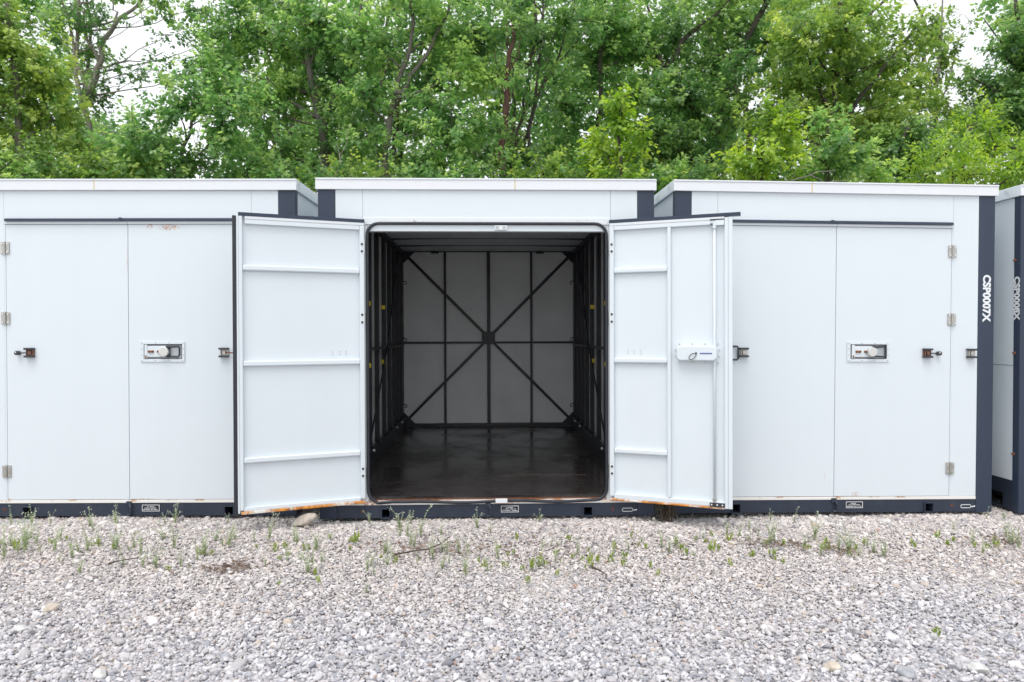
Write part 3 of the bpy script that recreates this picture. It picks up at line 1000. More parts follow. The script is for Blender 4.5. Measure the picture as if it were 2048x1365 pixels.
for sx in (-1, 1):
    for sz in (-1, 1):
        cx, cz = sx * BW, (0.172 if sz < 0 else 2.382)
        a = (sx * 0.06, yb - 0.024, pc[1] + sz * 0.062)
        b_ = (cx - sx * 0.06, yb - 0.024, cz - sz * 0.06)
        m = MB()
        m.bar(a, b_, 0.036, 0.030)
        m.build('brace', B, C)
        m = MB()
        t = 0.15
        pts = [(cx, cz), (cx - sx * t, cz), (cx, cz - sz * t)]
        if (sx * sz) > 0:
            pts = [pts[0], pts[2], pts[1]]
        m.prism(pts[::-1], yb - 0.052, yb - 0.042)
        m.build('gusset', B, C)
    # lashing lugs on the rear posts
    for z in (0.42, 1.27, 2.0):
        m = MB()
        m.tube([(sx * BW, yb - 0.09, z), (sx * (BW - 0.045), yb - 0.09, z), (sx * (BW - 0.05), yb - 0.09, z - 0.03), (sx * (BW - 0.02), yb - 0.09, z - 0.035)], 0.006, 6)
        m.build('lashing_lug', B, C)
    bx('rear_corner_post', B, C, sx * (BW + 0.001), sx * 1.185, yb - 0.13, yb, FL, 2.43)
    # side wall frame
    wx = HW - 0.031
    bx('side_lining', M['inner_dull'], C, sx * (wx - 0.050), sx * (wx - 0.001), 0.07, DEPTH - 0.14, FL + 0.01, 2.42)
    ribs = [0.20, 0.62, 1.05, 1.47, 1.90, 2.36, 2.75, 3.11, 3.45]
    for k, y in enumerate(ribs):
        r = bx('wall_rib', B, C, sx * (wx - 0.0505), sx * (wx - 0.092), y, y + 0.05, FL + 0.12, 2.40, bevel=0.003)
        if k in (3, 5):
            for z in (1.61, 1.03):
                MB().box(sx * (wx - 0.090), sx * (wx - 0.052), y - 0.0035, y - 0.0015, z - 0.021, z + 0.021).build('tape_mark', M['yellow'], r)
    bx('wall_rail', B, C, sx * (wx - 0.0925), sx * (wx - 0.112), 0.40, DEPTH - 0.14, 1.170, 1.196)
    bx('skirt_rail', B, C, sx * (wx - 0.0925), sx * (wx - 0.126), 0.10, DEPTH - 0.14, FL, 0.262, bevel=0.004)
    bx('top_rail', B, C, sx * (wx - 0.0505), sx * (wx - 0.105), 0.08, DEPTH - 0.14, 2.345, 2.40, bevel=0.003)
    m = MB()
    m.bar((sx * (wx - 0.118), 1.15, 0.27), (sx * (wx - 0.118), 2.30, 1.18), 0.022, 0.012, up=(1, 0, 0))
    m.build('side_brace', B, C)
    m = MB()
    m.bar((sx * (wx - 0.118), 2.32, 1.20), (sx * (wx - 0.118), 3.2, 2.3), 0.022, 0.012, up=(1, 0, 0))
    m.build('side_brace', B, C)
    for y in (1.36, 2.95, 3.4):
        m = MB().mat(M['print'])  # metal glint put into the colour: light paint instead of zinc
        m.tube([(sx * (wx - 0.1265), y, 0.25), (sx * (wx - 0.142), y, 0.25)], 0.011, 8)
        m.build('lashing_stud', None, C)
# roof lining, bows and hangers
yl = [0.10, 0.75, 1.40, 2.05, 2.70, 3.30, DEPTH - 0.06]
for i in range(6):
    bx('ceiling_panel', M['inner_dull'], C, -1.18, 1.18, yl[i] + 0.001, yl[i + 1] - 0.001, 2.425, 2.43 - 0.0008)
def bow(y, h):
    n = 9
    m = MB()
    for i in range(n):
        x0, x1 = -1.10 + 2.2 * i / n, -1.10 + 2.2 * (i + 1) / n
        z0, z1 = [2.391 + 0.013 * (1 - (x / 1.1) ** 2) for x in (x0, x1)]
        vs = [(x0, y, z0 - h), (x1, y, z1 - h), (x1, y + 0.04, z1 - h), (x0, y + 0.04, z0 - h), (x0, y, 2.424), (x1, y, 2.424), (x1, y + 0.04, 2.424), (x0, y + 0.04, 2.424)]
        m.add(vs, [(0, 3, 2, 1), (4, 5, 6, 7), (0, 1, 5, 4), (2, 3, 7, 6)] + ([(3, 0, 4, 7)] if i == 0 else []) + ([(1, 2, 6, 5)] if i == n - 1 else []))
    return m.build('roof_bow', M['black_steel'], C)
for y in (0.75, 1.40, 2.05, 2.70, 3.30):
    bow(y, 0.012)
bx('roof_runner', M['black_steel'], C, -0.028, 0.022, 0.2, DEPTH - 0.07, 2.404, 2.424)
for x in (-0.69, 0.66):
    m = MB()
    m.box(x - 0.05, x + 0.05, yb - 0.085, yb - 0.057, 2.362, 2.386)
    m.tube([(x, yb - 0.10, 2.42), (x, yb - 0.10, 2.37)], 0.006, 6)
    m.build('hanger', B, C)

# ------------------------------------------------------------------ the two open doors
def k6(z):        # the door face stands 32 mm proud of the front
    return 1.3114 + (z - 1.3114) * 0.9936

def open_door(s, ang):
    Wd = 0.8587 * 0.994
    t = 0.034
    def B_(name, mat, par, u0, u1, y0, y1, z0, z1, bevel=0.0):
        return bx(name, mat, par, s * u0, s * u1, y0, y1, k6(z0), k6(z1), bevel=bevel)
    zt, zb = 2.124, 0.1004
    d = MB().mat(M['white_clean']).box(s * 0.003, s * (Wd - 0.002), t - 0.006, t, k6(zb + 0.002), k6(zt - 0.002)).build('door', None, C)
    d['label'] = ('open left door leaf with three cross ribs and rusty lower edge' if s < 0 else 'open right door leaf with lock rod and white handle cover')
    d.location = (s * 0.8815, -0.036, 0)
    d.rotation_euler = (0, 0, -s * ang)
    Wm = M['white_clean']
    yi = t - 0.0065
    B_('hinge_stile', Wm, d, 0.002, 0.034, 0, yi, zb + 0.03, zt - 0.022, 0.004)
    B_('top_rail', M['top_rust'], d, 0.002, Wd - 0.053, 0.001, yi, zt - 0.021, zt, 0.003)
    B_('top_rail', Wm, d, 0.035, Wd - 0.053, 0.003, yi, zt - 0.052, zt - 0.0215, 0.003)
    if s < 0:
        B_('lock_stile', Wm, d, Wd - 0.037, Wd - 0.014, 0, yi, zb + 0.022, zt, 0.004)
        B_('lock_stile', Wm, d, Wd - 0.0135, Wd, 0.006, yi, zb + 0.002, zt, 0.003)
        B_('edge_seal', M['rubber'], d, Wd + 0.0005, Wd + 0.026, 0.006, yi, zb - 0.012, zt + 0.002, 0.004)
        x1 = Wd - 0.0375
        B_('bottom_rail', Wm, d, 0.0345, x1, 0.004, yi, zb + 0.0145, zb + 0.040, 0.003)
        B_('bottom_edge', M['rust_edge'], d, 0.002, Wd - 0.02, -0.003, yi, zb - 0.005, zb + 0.014, 0.003)
        for z in (1.760, 1.107, 0.446):
            B_('rib', Wm, d, 0.0345, x1, 0.002, yi, z - 0.004, z + 0.034, 0.008)
    else:
        B_('lock_stile', Wm, d, Wd - 0.052, Wd - 0.028, 0.0, yi, zb + 0.002, zt - 0.008, 0.004)
        B_('lock_stile', Wm, d, Wd - 0.0275, Wd, 0.004, yi, zb + 0.002, zt - 0.003, 0.003)
        x1 = Wd - 0.0525
        B_('bottom_rail', Wm, d, 0.0345, x1, 0.003, yi, zb + 0.014, zb + 0.048, 0.003)
        B_('bottom_edge', M['rust_thin'], d, 0.002, x1, -0.001, yi, zb - 0.002, zb + 0.0135, 0.003)
        B_('middle_stile', Wm, d, 0.414, 0.440, 0.0015, yi, zb + 0.0485, zt - 0.0525, 0.006)
        for z in (1.762, 1.110, 0.450):
            B_('rib', Wm, d, 0.0345, 0.4135, 0.002, yi, z - 0.004, z + 0.032, 0.008)
        # lock rod with guides
        m = MB().mat(Wm)
        xr = 0.735
        m.tube([(xr, 0.010, k6(0.135)), (xr, 0.010, k6(2.07))], 0.0085, 10)
        m.build('lock_rod', None, d, smooth=True)
        m = MB().mat(Wm)
        m.tube([(xr, 0.010, k6(2.045)), (xr, 0.010, k6(2.085))], 0.014, 10)
        m.box(xr + 0.006, x1 - 0.002, -0.004, 0.012, k6(2.066), k6(2.100))
        m.mat(M['dark_metal']).box(xr - 0.03, x1 - 0.002, -0.001, 0.004, k6(2.101), k6(2.110))
        m.box(xr - 0.028, xr - 0.012, -0.002, 0.004, k6(2.072), k6(2.080))
        m.build('rod_guide', None, d)
        m = MB().mat(M['steel']).box(xr - 0.012, xr + 0.012, 0.0, yi, k6(0.150), k6(0.168))
        m.build('rod_guide', None, d)
        # handle cover
        x0, x2, z0, z1 = 0.482, 0.752, k6(1.128), k6(1.231)
        m = MB().mat(M['white_clean'])
        r = 0.03
        pts = []
        for cx, cz, a0 in ((x2 - r, z1 - r, 0), (x0 + r, z1 - r, 90), (x0 + r, z0 + r, 180), (x2 - r, z0 + r, 270)):
            for k in range(7):
                a = math.radians(a0 + 15 * k)
                pts.append((cx + r * math.cos(a), cz + r * math.sin(a)))
        m.prism(pts, -0.030, 0.026)
        m.build('handle_cover', None, d, bevel=0.007, smooth=False)
        m = MB().mat(M['steel'])
        for i in range(4):
            for zz in (z0 - 0.012, z1 + 0.012):
                m.disc((x0 + 0.015 + i * (x2 - x0 - 0.01) / 3, zz), 0.0045, 0.02, 0.026, 8)
        for zz in (z0 + 0.03, z1 - 0.03):
            m.disc((x2 + 0.014, zz), 0.0045, 0.02, 0.026, 8)
            m.disc((x0 - 0.012, zz), 0.0045, 0.02, 0.026, 8)
        m.mat(Wm).box(x0 - 0.022, x2 + 0.024, 0.0262, yi, z0 - 0.022, z1 + 0.022)
        m.build('cover_flange', None, d)
        m = MB().mat(M['blue']).box(0.640, 0.721, -0.0314, -0.0303, k6(1.174), k6(1.183))
        m.build('blue_label', None, d)
        m = MB().mat(M['dark_metal'])
        m.disc((0.615, k6(1.180)), 0.0065, -0.038, -0.0302, 10)
        loop = []
        for k in range(15):
            a = 2 * math.pi * k / 14 + 0.6
            loop.append((0.591 + 0.0255 * math.cos(a) * 0.9 - 0.008 * math.sin(a), -0.036, k6(1.158) + 0.014 * math.sin(a) + 0.017 * math.cos(a)))
        m.tube(loop, 0.0022, 6)
        m.build('cable_loop', None, d)
        m = MB().mat(M['dark_metal']).box(0.704, 0.804, -0.0045, -0.0012, k6(0.113), k6(0.141))
        m.mat(M['print'])
        for x in (0.716, 0.753, 0.788):
            m.disc((x, k6(0.127)), 0.0055, -0.0052, -0.0046, 10)
        m.build('foot_plate', None, d)
    # rain hood riding on the leaf, seen from behind
    m = MB().mat(M['navy'])
    ua, ub = (0.0, Wd - 0.012) if s < 0 else (0.0, Wd + 0.052)
    vs = []
    for u in (ua, ub):
        vs += [(s * u, 0.000, k6(zt) + 0.001), (s * u, 0.000, k6(zt) + 0.024), (s * u, 0.055, k6(zt) + 0.018), (s * u, 0.055, k6(zt) + 0.003)]
    fs = [(0, 1, 5, 4), (1, 2, 6, 5), (2, 3, 7, 6), (3, 0, 4, 7), (3, 2, 1, 0), (4, 5, 6, 7)]
    m.add(vs, fs)
    m.build('rain_hood', None, d)
    m = MB().mat(M['dark_metal'])
    for z in (1.969, 1.918, 1.460, 1.406, 0.347, 0.296):
        m2 = MB().mat(M['dark_metal']).disc((s * 0.019, k6(z)), 0.0085, -0.0035, 0.002, 12)
        m2.build('bolt', None, d)
    m = MB().mat(M['steel'])
    for i, (u, z) in enumerate(((0.13, 1.197), (0.13, 1.175), (0.175, 1.197), (0.175, 1.175), (0.225, 1.195), (0.225, 1.173))):
        m.disc((s * u, k6(z)), 0.0035, yi - 0.003, yi + 0.001, 8)
    m.build('rivets', None, d)
    return d
open_door(-1, 0.3526)
open_door(1, 0.3895)
# hinge leaves behind the open doors' inner edge
for s in (-1, 1):
    for z in (1.945, 1.433, 0.314):
        m = MB().mat(M['steel'])
        m.tube([(s * 0.888, -0.012, z - 0.045), (s * 0.888, -0.012, z + 0.045)], 0.008, 8)
        m.box(s * 0.893, s * 0.925, -0.006, -0.001, z - 0.043, z + 0.043)
        m.build('hinge', None, C)

# ------------------------------------------------------------------ rocks
def rock(name, loc, r, seed, mat, label, rot=0.0, cat='stone', group=None, amp=0.18, tilt=(0, 0)):
    import bmesh
    rs = np.random.default_rng(seed)
    bm = bmesh.new()
    bmesh.ops.create_icosphere(bm, subdivisions=4, radius=1)
    planes = rs.normal(size=(9, 3))
    planes /= np.linalg.norm(planes, axis=1)[:, None]
    offs = rs.uniform(0.62, 0.95, 9)
    ph = rs.uniform(0, 6, 6)
    for v in bm.verts:
        p = np.array(v.co)
        for n_, o_ in zip(planes, offs):
            dd = p @ n_ - o_
            if dd > 0:
                p = p - n_ * dd * 0.85
        k = 1 + amp * 0.3 * (math.sin(3 * p[0] + ph[0]) * math.sin(2.6 * p[1] + ph[1]) + 0.5 * math.sin(6 * p[2] + ph[2]) * math.sin(7 * p[0] + ph[3]))
        v.co = Vector(p * k * np.array(r))
    for f in bm.faces:
        f.smooth = True
    me = bpy.data.meshes.new(name)
    bm.to_mesh(me)
    bm.free()
    me.materials.append(mat)
    o = bpy.data.objects.new(name, me)
    COL.objects.link(o)
    o.location = loc
    o.rotation_euler = (tilt[0], tilt[1], rot)
    return tag(o, label, cat, group)

def rock_mat(name, col):
    m, nt, N, L, b = new_mat(name)
    tc = N.new('ShaderNodeTexCoord')
    nz = N.new('ShaderNodeTexNoise')
    nz.inputs['Scale'].default_value = 22
    nz.inputs['Detail'].default_value = 9
    nz.inputs['Roughness'].default_value = 0.65
    L.new(tc.outputs['Object'], nz.inputs['Vector'])
    r = N.new('ShaderNodeValToRGB')
    r.color_ramp.elements[0].position = 0.3
    r.color_ramp.elements[0].color = (*[c * 0.6 for c in col], 1)
    r.color_ramp.elements[1].position = 0.7
    r.color_ramp.elements[1].color = (*[min(1, c * 1.25) for c in col], 1)
    L.new(nz.outputs[0], r.inputs[0])
    L.new(r.outputs[0], b.inputs['Base Color'])
    b.inputs['Roughness'].default_value = 0.85
    bp = N.new('ShaderNodeBump')
    bp.inputs['Strength'].default_value = 0.5
    bp.inputs['Distance'].default_value = 0.01
    L.new(nz.outputs[0], bp.inputs['Height'])
    L.new(bp.outputs[0], b.inputs['Normal'])
    return m
RM = {'tan': rock_mat('tan_rock', (0.42, 0.37, 0.32)), 'pale': rock_mat('pale_rock', (0.57, 0.56, 0.55)),
      'cream': rock_mat('cream_rock', (0.53, 0.46, 0.38)), 'grey': rock_mat('grey_rock', (0.36, 0.37, 0.39))}
rock('wedge_stone', (-1.285, 4.82, 0.012), (0.083, 0.050, 0.046), 5, RM['tan'], 'tan rounded rock lying under the open left door', 0.15, tilt=(0, -0.33))
# a few big stones that stand out of the gravel
for k, (x, y, r, mt, lab) in enumerate((
        (2.847, 4.83, 0.062, 'pale', 'big pale boulder against the base rail of the right container'),
        (-2.133, 3.396, 0.05, 'cream', 'yellowish flat stone lying in the gravel at the left'),
        (-0.097, 3.046, 0.034, 'pale', 'white oval stone in the gravel in front of the open container'),
        (-2.116, 3.151, 0.05, 'pale', 'broad white slab of stone near the left edge of the gravel'),
        (1.522, 2.785, 0.036, 'pale', 'narrow white stone beside the cream stone in the right foreground'),
        (1.392, 2.719, 0.042, 'cream', 'cream stone in the right foreground gravel'),
        (1.662, 2.66, 0.056, 'grey', 'largest grey stone of the right foreground'),
        (1.968, 2.683, 0.048, 'pale', 'white stone nearest the lower right corner'),
        (0.724, 2.788, 0.036, 'pale', 'white stone in the foreground right of the centre'),
        (-1.531, 2.736, 0.042, 'pale', 'white stone nearest the lower left corner'),
        (0.467, 3.154, 0.026, 'grey', 'small blue-grey stone in the middle of the gravel'))):
    rock('stone', (x, y, GZ + 0.018), (r * 0.85, r * 0.62, r * 0.46), 20 + k, RM[mt], lab, rot=k * 1.3, group='bigger stones in the gravel')

# ------------------------------------------------------------------ weeds, sprouts, sticks, litter
def leaf_mat(name, c0, c1, c2, rough=0.5, trans=0.45):
    m = bpy.data.materials.new(name)
    m.use_nodes = True
    N, L = m.node_tree.nodes, m.node_tree.links
    b = N['Principled BSDF']
    out = N['Material Output']
    at_ = N.new('ShaderNodeAttribute')
    at_.attribute_name = 'tone'
    r = N.new('ShaderNodeValToRGB')
    cr = r.color_ramp
    cr.elements[0].position = 0.0
    cr.elements[0].color = (*c0, 1)
    cr.elements[1].position = 1.0
    cr.elements[1].color = (*c2, 1)
    e = cr.elements.new(0.5)
    e.color = (*c1, 1)
    L.new(at_.outputs['Fac'], r.inputs[0])
    L.new(r.outputs[0], b.inputs['Base Color'])
    b.inputs['Roughness'].default_value = rough
    b.inputs['Specular IOR Level'].default_value = 0.6
    tr = N.new('ShaderNodeBsdfTranslucent')
    hs_ = N.new('ShaderNodeHueSaturation')
    hs_.inputs['Hue'].default_value = 0.49
    hs_.inputs['Saturation'].default_value = 1.1
    hs_.inputs['Value'].default_value = 2.0
    L.new(r.outputs[0], hs_.inputs['Color'])
    L.new(hs_.outputs[0], tr.inputs['Color'])
    mx = N.new('ShaderNodeMixShader')
    mx.inputs[0].default_value = trans
    L.new(b.outputs[0], mx.inputs[1])
    L.new(tr.outputs[0], mx.inputs[2])
    L.new(mx.outputs[0], out.inputs['Surface'])
    return m

def mesh_np(name, V, F, mat, tone=None, smooth=False):
    """V (n,3), F (m,k) -> mesh, fast"""
    me = bpy.data.meshes.new(name)
    V = np.asarray(V, np.float32)
    F = np.asarray(F, np.int32)
    m_, k = F.shape
    me.vertices.add(len(V))
    me.vertices.foreach_set('co', V.ravel())
    me.loops.add(m_ * k)
    me.loops.foreach_set('vertex_index', F.ravel())
    me.polygons.add(m_)
    me.polygons.foreach_set('loop_start', np.arange(0, m_ * k, k, dtype=np.int32))
    me.polygons.foreach_set('loop_total', np.full(m_, k, np.int32))
    if tone is not None:
        a = me.attributes.new('tone', 'FLOAT', 'FACE')
        a.data.foreach_set('value', np.asarray(tone, np.float32))
    if smooth:
        me.polygons.foreach_set('use_smooth', np.ones(m_, bool))
    me.materials.append(mat)
    me.update(calc_edges=True)
    return me

# leaf outlines: (x across, y along, z lift)
MAPLE = (np.array([(0, 0, 0), (-.52, .34, -.05), (-.20, .46, .03), (-.30, .80, -.03), (0, 1.0, -.10), (.30, .80, -.03), (.20, .46, .03), (.52, .34, -.05), (0, .45, .05)], float),
         np.array([(0, 8, 1), (1, 8, 2), (2, 8, 3), (3, 8, 4), (4, 8, 5), (5, 8, 6), (6, 8, 7), (7, 8, 0)]))
OVAL = (np.array([(0, 0, 0), (-.22, .40, .05), (0, 1, -.08), (.22, .40, .05)], float), np.array([(0, 2, 1), (0, 3, 2)]))
FAR = (np.array([(0, 0, 0), (-.45, .40, -.04), (0, 1, -.06), (.45, .40, -.04), (0, .4, .05)], float), np.array([(0, 4, 1), (1, 4, 2), (2, 4, 3), (3, 4, 0)]))

def place_leaves(tmpl, P, A, Nn, S):
    """P base points, A axes, Nn rough normals, S lengths"""
    T, TF = tmpl
    A = A / np.linalg.norm(A, axis=1, keepdims=True)
    X = np.cross(A, Nn)
    X /= np.maximum(np.linalg.norm(X, axis=1, keepdims=True), 1e-6)
    Z = np.cross(X, A)
    V = (P[:, None, :] + S[:, None, None] * (T[None, :, 0:1] * X[:, None, :] + T[None, :, 1:2] * A[:, None, :] + T[None, :, 2:3] * Z[:, None, :])).reshape(-1, 3)
    F = (TF[None] + (np.arange(len(P)) * len(T))[:, None, None]).reshape(-1, 3)
    return V, F, len(TF)

M['weed'] = leaf_mat('grey_green_weed', (0.25, 0.31, 0.17), (0.36, 0.42, 0.25), (0.48, 0.53, 0.35), 0.7, 0.35)
M['sprout'] = leaf_mat('fresh_sprout_leaf', (0.14, 0.20, 0.05), (0.24, 0.32, 0.075), (0.38, 0.43, 0.13), 0.55, 0.4)
M['weed_stem'] = simple('weed_stem', (0.32, 0.37, 0.22), 0.7)
M['flower'] = simple('tiny_white_flowers', (0.62, 0.64, 0.52), 0.7)

def weed_meshes(seed):
    """unit-height plant: stem, leaves, flower heads"""
    rs = np.random.default_rng(seed)
    stem = MB()
    tops, P, A, Nn, S = [], [], [], [], []
    for k in range(rs.integers(3, 7)):
        a = rs.uniform(0, 6.28)
        hgt = rs.uniform(0.45, 1.0) if k else 1.0
        lean = np.array([math.cos(a), math.sin(a), 0]) * rs.uniform(0.08, 0.42)
        pts = [Vector((lean[0] * t * t, lean[1] * t * t, hgt * t)) for t in (0, .25, .5, .75, 1)]
        stem.tube(pts, [0.011, 0.010, 0.009, 0.007, 0.005], 4)
        for t in np.linspace(0.10, 0.97, 11):
            for q in range(2):
                b = rs.uniform(0, 6.28)
                P.append((lean[0] * t * t, lean[1] * t * t, hgt * t))
                A.append((math.cos(b), math.sin(b), rs.uniform(0.2, 1.1)))
                Nn.append((0.1, 0.1, 1))
                S.append(rs.uniform(0.07, 0.15) * (1.15 - 0.6 * t))
        tops.append((pts[-1], lean))
    st = stem
    V, F, n = place_leaves(OVAL, np.array(P), np.array(A), np.array(Nn), np.array(S))
    tone = np.repeat(rs.random(len(P)), n)
    lf = mesh_np('leaves', V, F, M['weed'], tone)
    fl = MB()
    for p, l in tops:
        for k in range(7):
            o_ = Vector((rs.normal(0, 0.035), rs.normal(0, 0.035), rs.uniform(-0.12, 0.03)))
            c = p + o_
            s = rs.uniform(0.012, 0.022)
            fl.add([c + Vector((s, 0, 0)), c + Vector((0, s, 0)), c + Vector((-s, 0, 0)), c + Vector((0, -s, 0)), c + Vector((0, 0, s)), c + Vector((0, 0, -s))],
                   [(0, 1, 4), (1, 2, 4), (2, 3, 4), (3, 0, 4), (1, 0, 5), (2, 1, 5), (3, 2, 5), (0, 3, 5)])
    def as_mesh(mb, name, mat):
        me = bpy.data.meshes.new(name)
        me.from_pydata(mb.v, [], mb.f)
        me.materials.append(mat)
        return me
    return as_mesh(st, 'stem', M['weed_stem']), lf, as_mesh(fl, 'flower_head', M['flower'])

WEEDS = [weed_meshes(40 + k) for k in range(6)]

TALL = [(-2.90,4.18,0.18), (-2.85,4.29,0.22), (-3.35,4.93,0.10), (-3.21,4.93,0.11), (-3.00,4.57,0.13), (-2.68,4.30,0.14), (-3.08,4.93,0.07), (-2.50,4.18,0.12), (-2.48,4.30,0.17), (-2.75,4.80,0.12), (-2.31,4.31,0.16), (-2.62,4.88,0.12), (-2.62,4.93,0.06), (-2.22,4.34,0.10), (-2.00,4.01,0.11), (-1.92,3.99,0.13), (-2.12,4.52,0.11), (-1.97,4.33,0.17), (-2.29,4.93,0.07), (-2.22,4.91,0.11), (-1.73,4.11,0.13), (-1.72,4.20,0.12), (-1.77,4.49,0.10), (-1.65,4.38,0.14), (-1.85,4.90,0.06), (-1.43,4.48,0.14), (-1.23,4.17,0.11), (-1.23,4.42,0.09), (-1.02,3.86,0.17), (-1.07,4.26,0.11), (-0.85,4.88,0.07), (-0.69,3.89,0.10), (-0.69,4.00,0.09), (-0.64,4.18,0.12), (-0.59,3.99,0.08), (-0.61,4.69,0.14), (-0.56,4.86,0.09), (-0.50,4.37,0.10), (-0.46,4.57,0.17), (-0.34,4.10,0.12), (-0.27,3.92,0.10), (-0.32,4.57,0.09), (-0.19,4.19,0.11), (-0.13,3.80,0.14), (-0.13,4.19,0.12), (-0.09,4.74,0.13), (0.36,4.89,0.07), (0.33,4.28,0.07), (0.39,4.02,0.06), (0.54,4.18,0.08), (1.09,4.29,0.14), (2.04,4.93,0.07), (1.61,4.58,0.09), (1.66,4.50,0.10), (1.81,4.35,0.13), (1.85,4.38,0.10), (2.17,4.81,0.10), (2.15,4.45,0.16), (2.23,4.18,0.14), (2.39,4.07,0.08), (3.19,4.60,0.07), (3.12,4.32,0.08), (3.65,4.93,0.07), (3.04,4.12,0.08), (3.78,4.90,0.06), (3.45,4.46,0.10), (3.34,4.21,0.14), (3.38,4.31,0.11)]
LOW = [(-2.93,4.33,0.063), (-1.28,4.32,0.044), (-2.46,4.38,0.045), (-1.74,4.18,0.049), (-0.89,4.41,0.039), (-0.03,3.92,0.051), (0.24,3.91,0.057), (0.28,3.95,0.035), (0.32,3.94,0.046), (0.07,3.92,0.040), (0.58,3.95,0.058), (0.64,4.02,0.047), (0.71,4.01,0.041), (0.81,4.05,0.053), (0.94,4.48,0.046), (0.78,4.24,0.050), (1.20,4.35,0.051), (1.19,4.19,0.043), (1.20,4.11,0.048), (0.95,3.77,0.044), (-0.85,4.44,0.058), (0.18,4.46,0.059), (0.52,4.43,0.039), (0.06,4.24,0.043), (1.39,4.16,0.079), (1.55,4.36,0.051), (1.59,4.08,0.054), (1.72,4.08,0.048), (1.87,4.28,0.050), (1.96,4.21,0.037), (2.14,4.27,0.062), (2.29,4.20,0.049), (2.42,4.33,0.038), (2.67,4.22,0.049), (2.96,4.40,0.058), (1.40,3.93,0.040), (2.08,4.21,0.043), (2.00,2.98,0.039), (-2.76,4.41,0.045), (-2.34,4.34,0.038), (-1.32,4.27,0.044), (-0.97,3.83,0.045), (-1.14,4.27,0.044), (-1.81,3.92,0.029), (-0.06,4.01,0.035), (-0.55,4.02,0.035), (0.98,4.26,0.037), (3.21,4.24,0.043), (0.40,4.13,0.036)]
rw = np.random.default_rng(123)
for k in range(110):                     # smaller ones scattered between the bigger plants
    x0, y0, h0 = TALL[rw.integers(0, 68)]
    if y0 < 4.85:
        TALL.append((x0 + rw.normal(0, 0.13), min(4.75, y0 + rw.normal(0, 0.14)), h0 * rw.uniform(0.4, 0.85)))
for k in range(60):
    x0, y0, h0 = LOW[rw.integers(0, 49)]
    if y0 > 3.5:
        LOW.append((x0 + rw.normal(0, 0.12), min(4.7, y0 + rw.normal(0, 0.10)), h0 * rw.uniform(0.45, 0.8)))

# landmarks along the row, for telling the plants apart (x of each at the container fronts, 5 m away)
MARKS = [(-3.52, 'the hinges of the left container'), (-3.34, 'the padlock keeper of the left container'), (-3.02, 'the left leaf of the left container'),
         (-2.64, 'the lock hook of the left container'), (-2.42, 'the placard of the left container'), (-2.18, 'the lock box of the left container'),
         (-1.92, 'the right forklift pocket of the left container'), (-1.70, 'the outer edge of the open left door'), (-1.42, 'the middle of the open left door'),
         (-1.05, 'the hinge side of the open left door'), (-0.76, 'the left forklift pocket of the open container'), (-0.40, 'the left half of the open doorway'),
         (-0.05, 'the lock hook of the open container'), (0.16, 'the placard of the open container'), (0.45, 'the right half of the open doorway'),
         (0.73, 'the right forklift pocket of the open container'), (1.02, 'the stencil mark of the open container'), (1.32, 'the gap right of the open container'),
         (1.62, 'the foot plate of the open right door'), (1.90, 'the left forklift pocket of the right container'), (2.22, 'the left leaf of the right container'),
         (2.57, 'the lock hook of the right container'), (2.75, 'the placard of the right container'), (3.05, 'the right leaf of the right container'),
         (3.32, 'the right forklift pocket of the right container'), (3.62, 'the stencil mark of the right container'), (3.80, 'the corner post lettered CSP0007X'), (4.0, 'the far right container')]
ORD = ['first', 'second', 'third', 'fourth', 'fifth', 'sixth', 'seventh', 'eighth', 'ninth', 'tenth', 'eleventh', 'twelfth', 'thirteenth', 'fourteenth', 'fifteenth', 'sixteenth', 'seventeenth', 'eighteenth', 'nineteenth', 'twentieth']
def plant_labels(plants, what):
    cols = {}
    for i, (x, y, h) in enumerate(plants):
        mk = min(MARKS, key=lambda q: abs(q[0] - x / y * 4.99))[1]
        cols.setdefault(mk, []).append((-y, i))
    out = {}
    for mk, lst in cols.items():
        lst.sort()
        for r_, (_, i) in enumerate(lst):
            out[i] = ('only %s below %s' % (what, mk)) if len(lst) == 1 else '%s %s out from the rail below %s' % (ORD[r_], what, mk)
    return out
LB = plant_labels(TALL, 'weed')
for k, (x, y, h) in enumerate(TALL):
    if y > 4.9:
        y = 4.905
    t = thing('weed', LB[k], 'weed', (x, y, GZ + 0.012), (random.gauss(0, 0.06), random.gauss(0, 0.06), random.uniform(0, 6.28)), 'thin weeds along the container row')
    hh = h * random.uniform(0.95, 1.2) + 0.022
    t.scale = (hh * random.uniform(0.75, 1.1),) * 2 + (hh,)
    st, lf, fl = WEEDS[k % 6]
    for nm, me in (('stem', st), ('leaves', lf), ('flower_head', fl)):
        o = bpy.data.objects.new(nm, me)
        COL.objects.link(o)
        o.parent = t

def sprout_mesh(seed):
    rs = np.random.default_rng(seed)
    P, A, Nn, S = [], [], [], []
    for s in range(rs.integers(2, 4)):
        c = np.array([rs.normal(0, 0.25), rs.normal(0, 0.25), 0])
        for k in range(rs.integers(7, 11)):
            a = rs.uniform(0, 6.28)
            P.append(c + [0.05 * math.cos(a), 0.05 * math.sin(a), rs.uniform(0, 0.5)])
            A.append((math.cos(a), math.sin(a), rs.uniform(0.5, 2.6)))
            Nn.append((0, 0, 1))
            S.append(rs.uniform(0.3, 0.62))
    T = (np.array([(0, 0, 0), (-.2, .35, .06), (-.17, .7, .04), (0, 1, -.1), (.17, .7, .04), (.2, .35, .06), (0, .5, 0)], float),
         np.array([(0, 6, 1), (1, 6, 2), (2, 6, 3), (3, 6, 4), (4, 6, 5), (5, 6, 0)]))
    V, F, n = place_leaves(T, np.array(P), np.array(A), np.array(Nn), np.array(S))
    return mesh_np('sprout', V, F, M['sprout'], np.repeat(rs.random(len(P)), n))
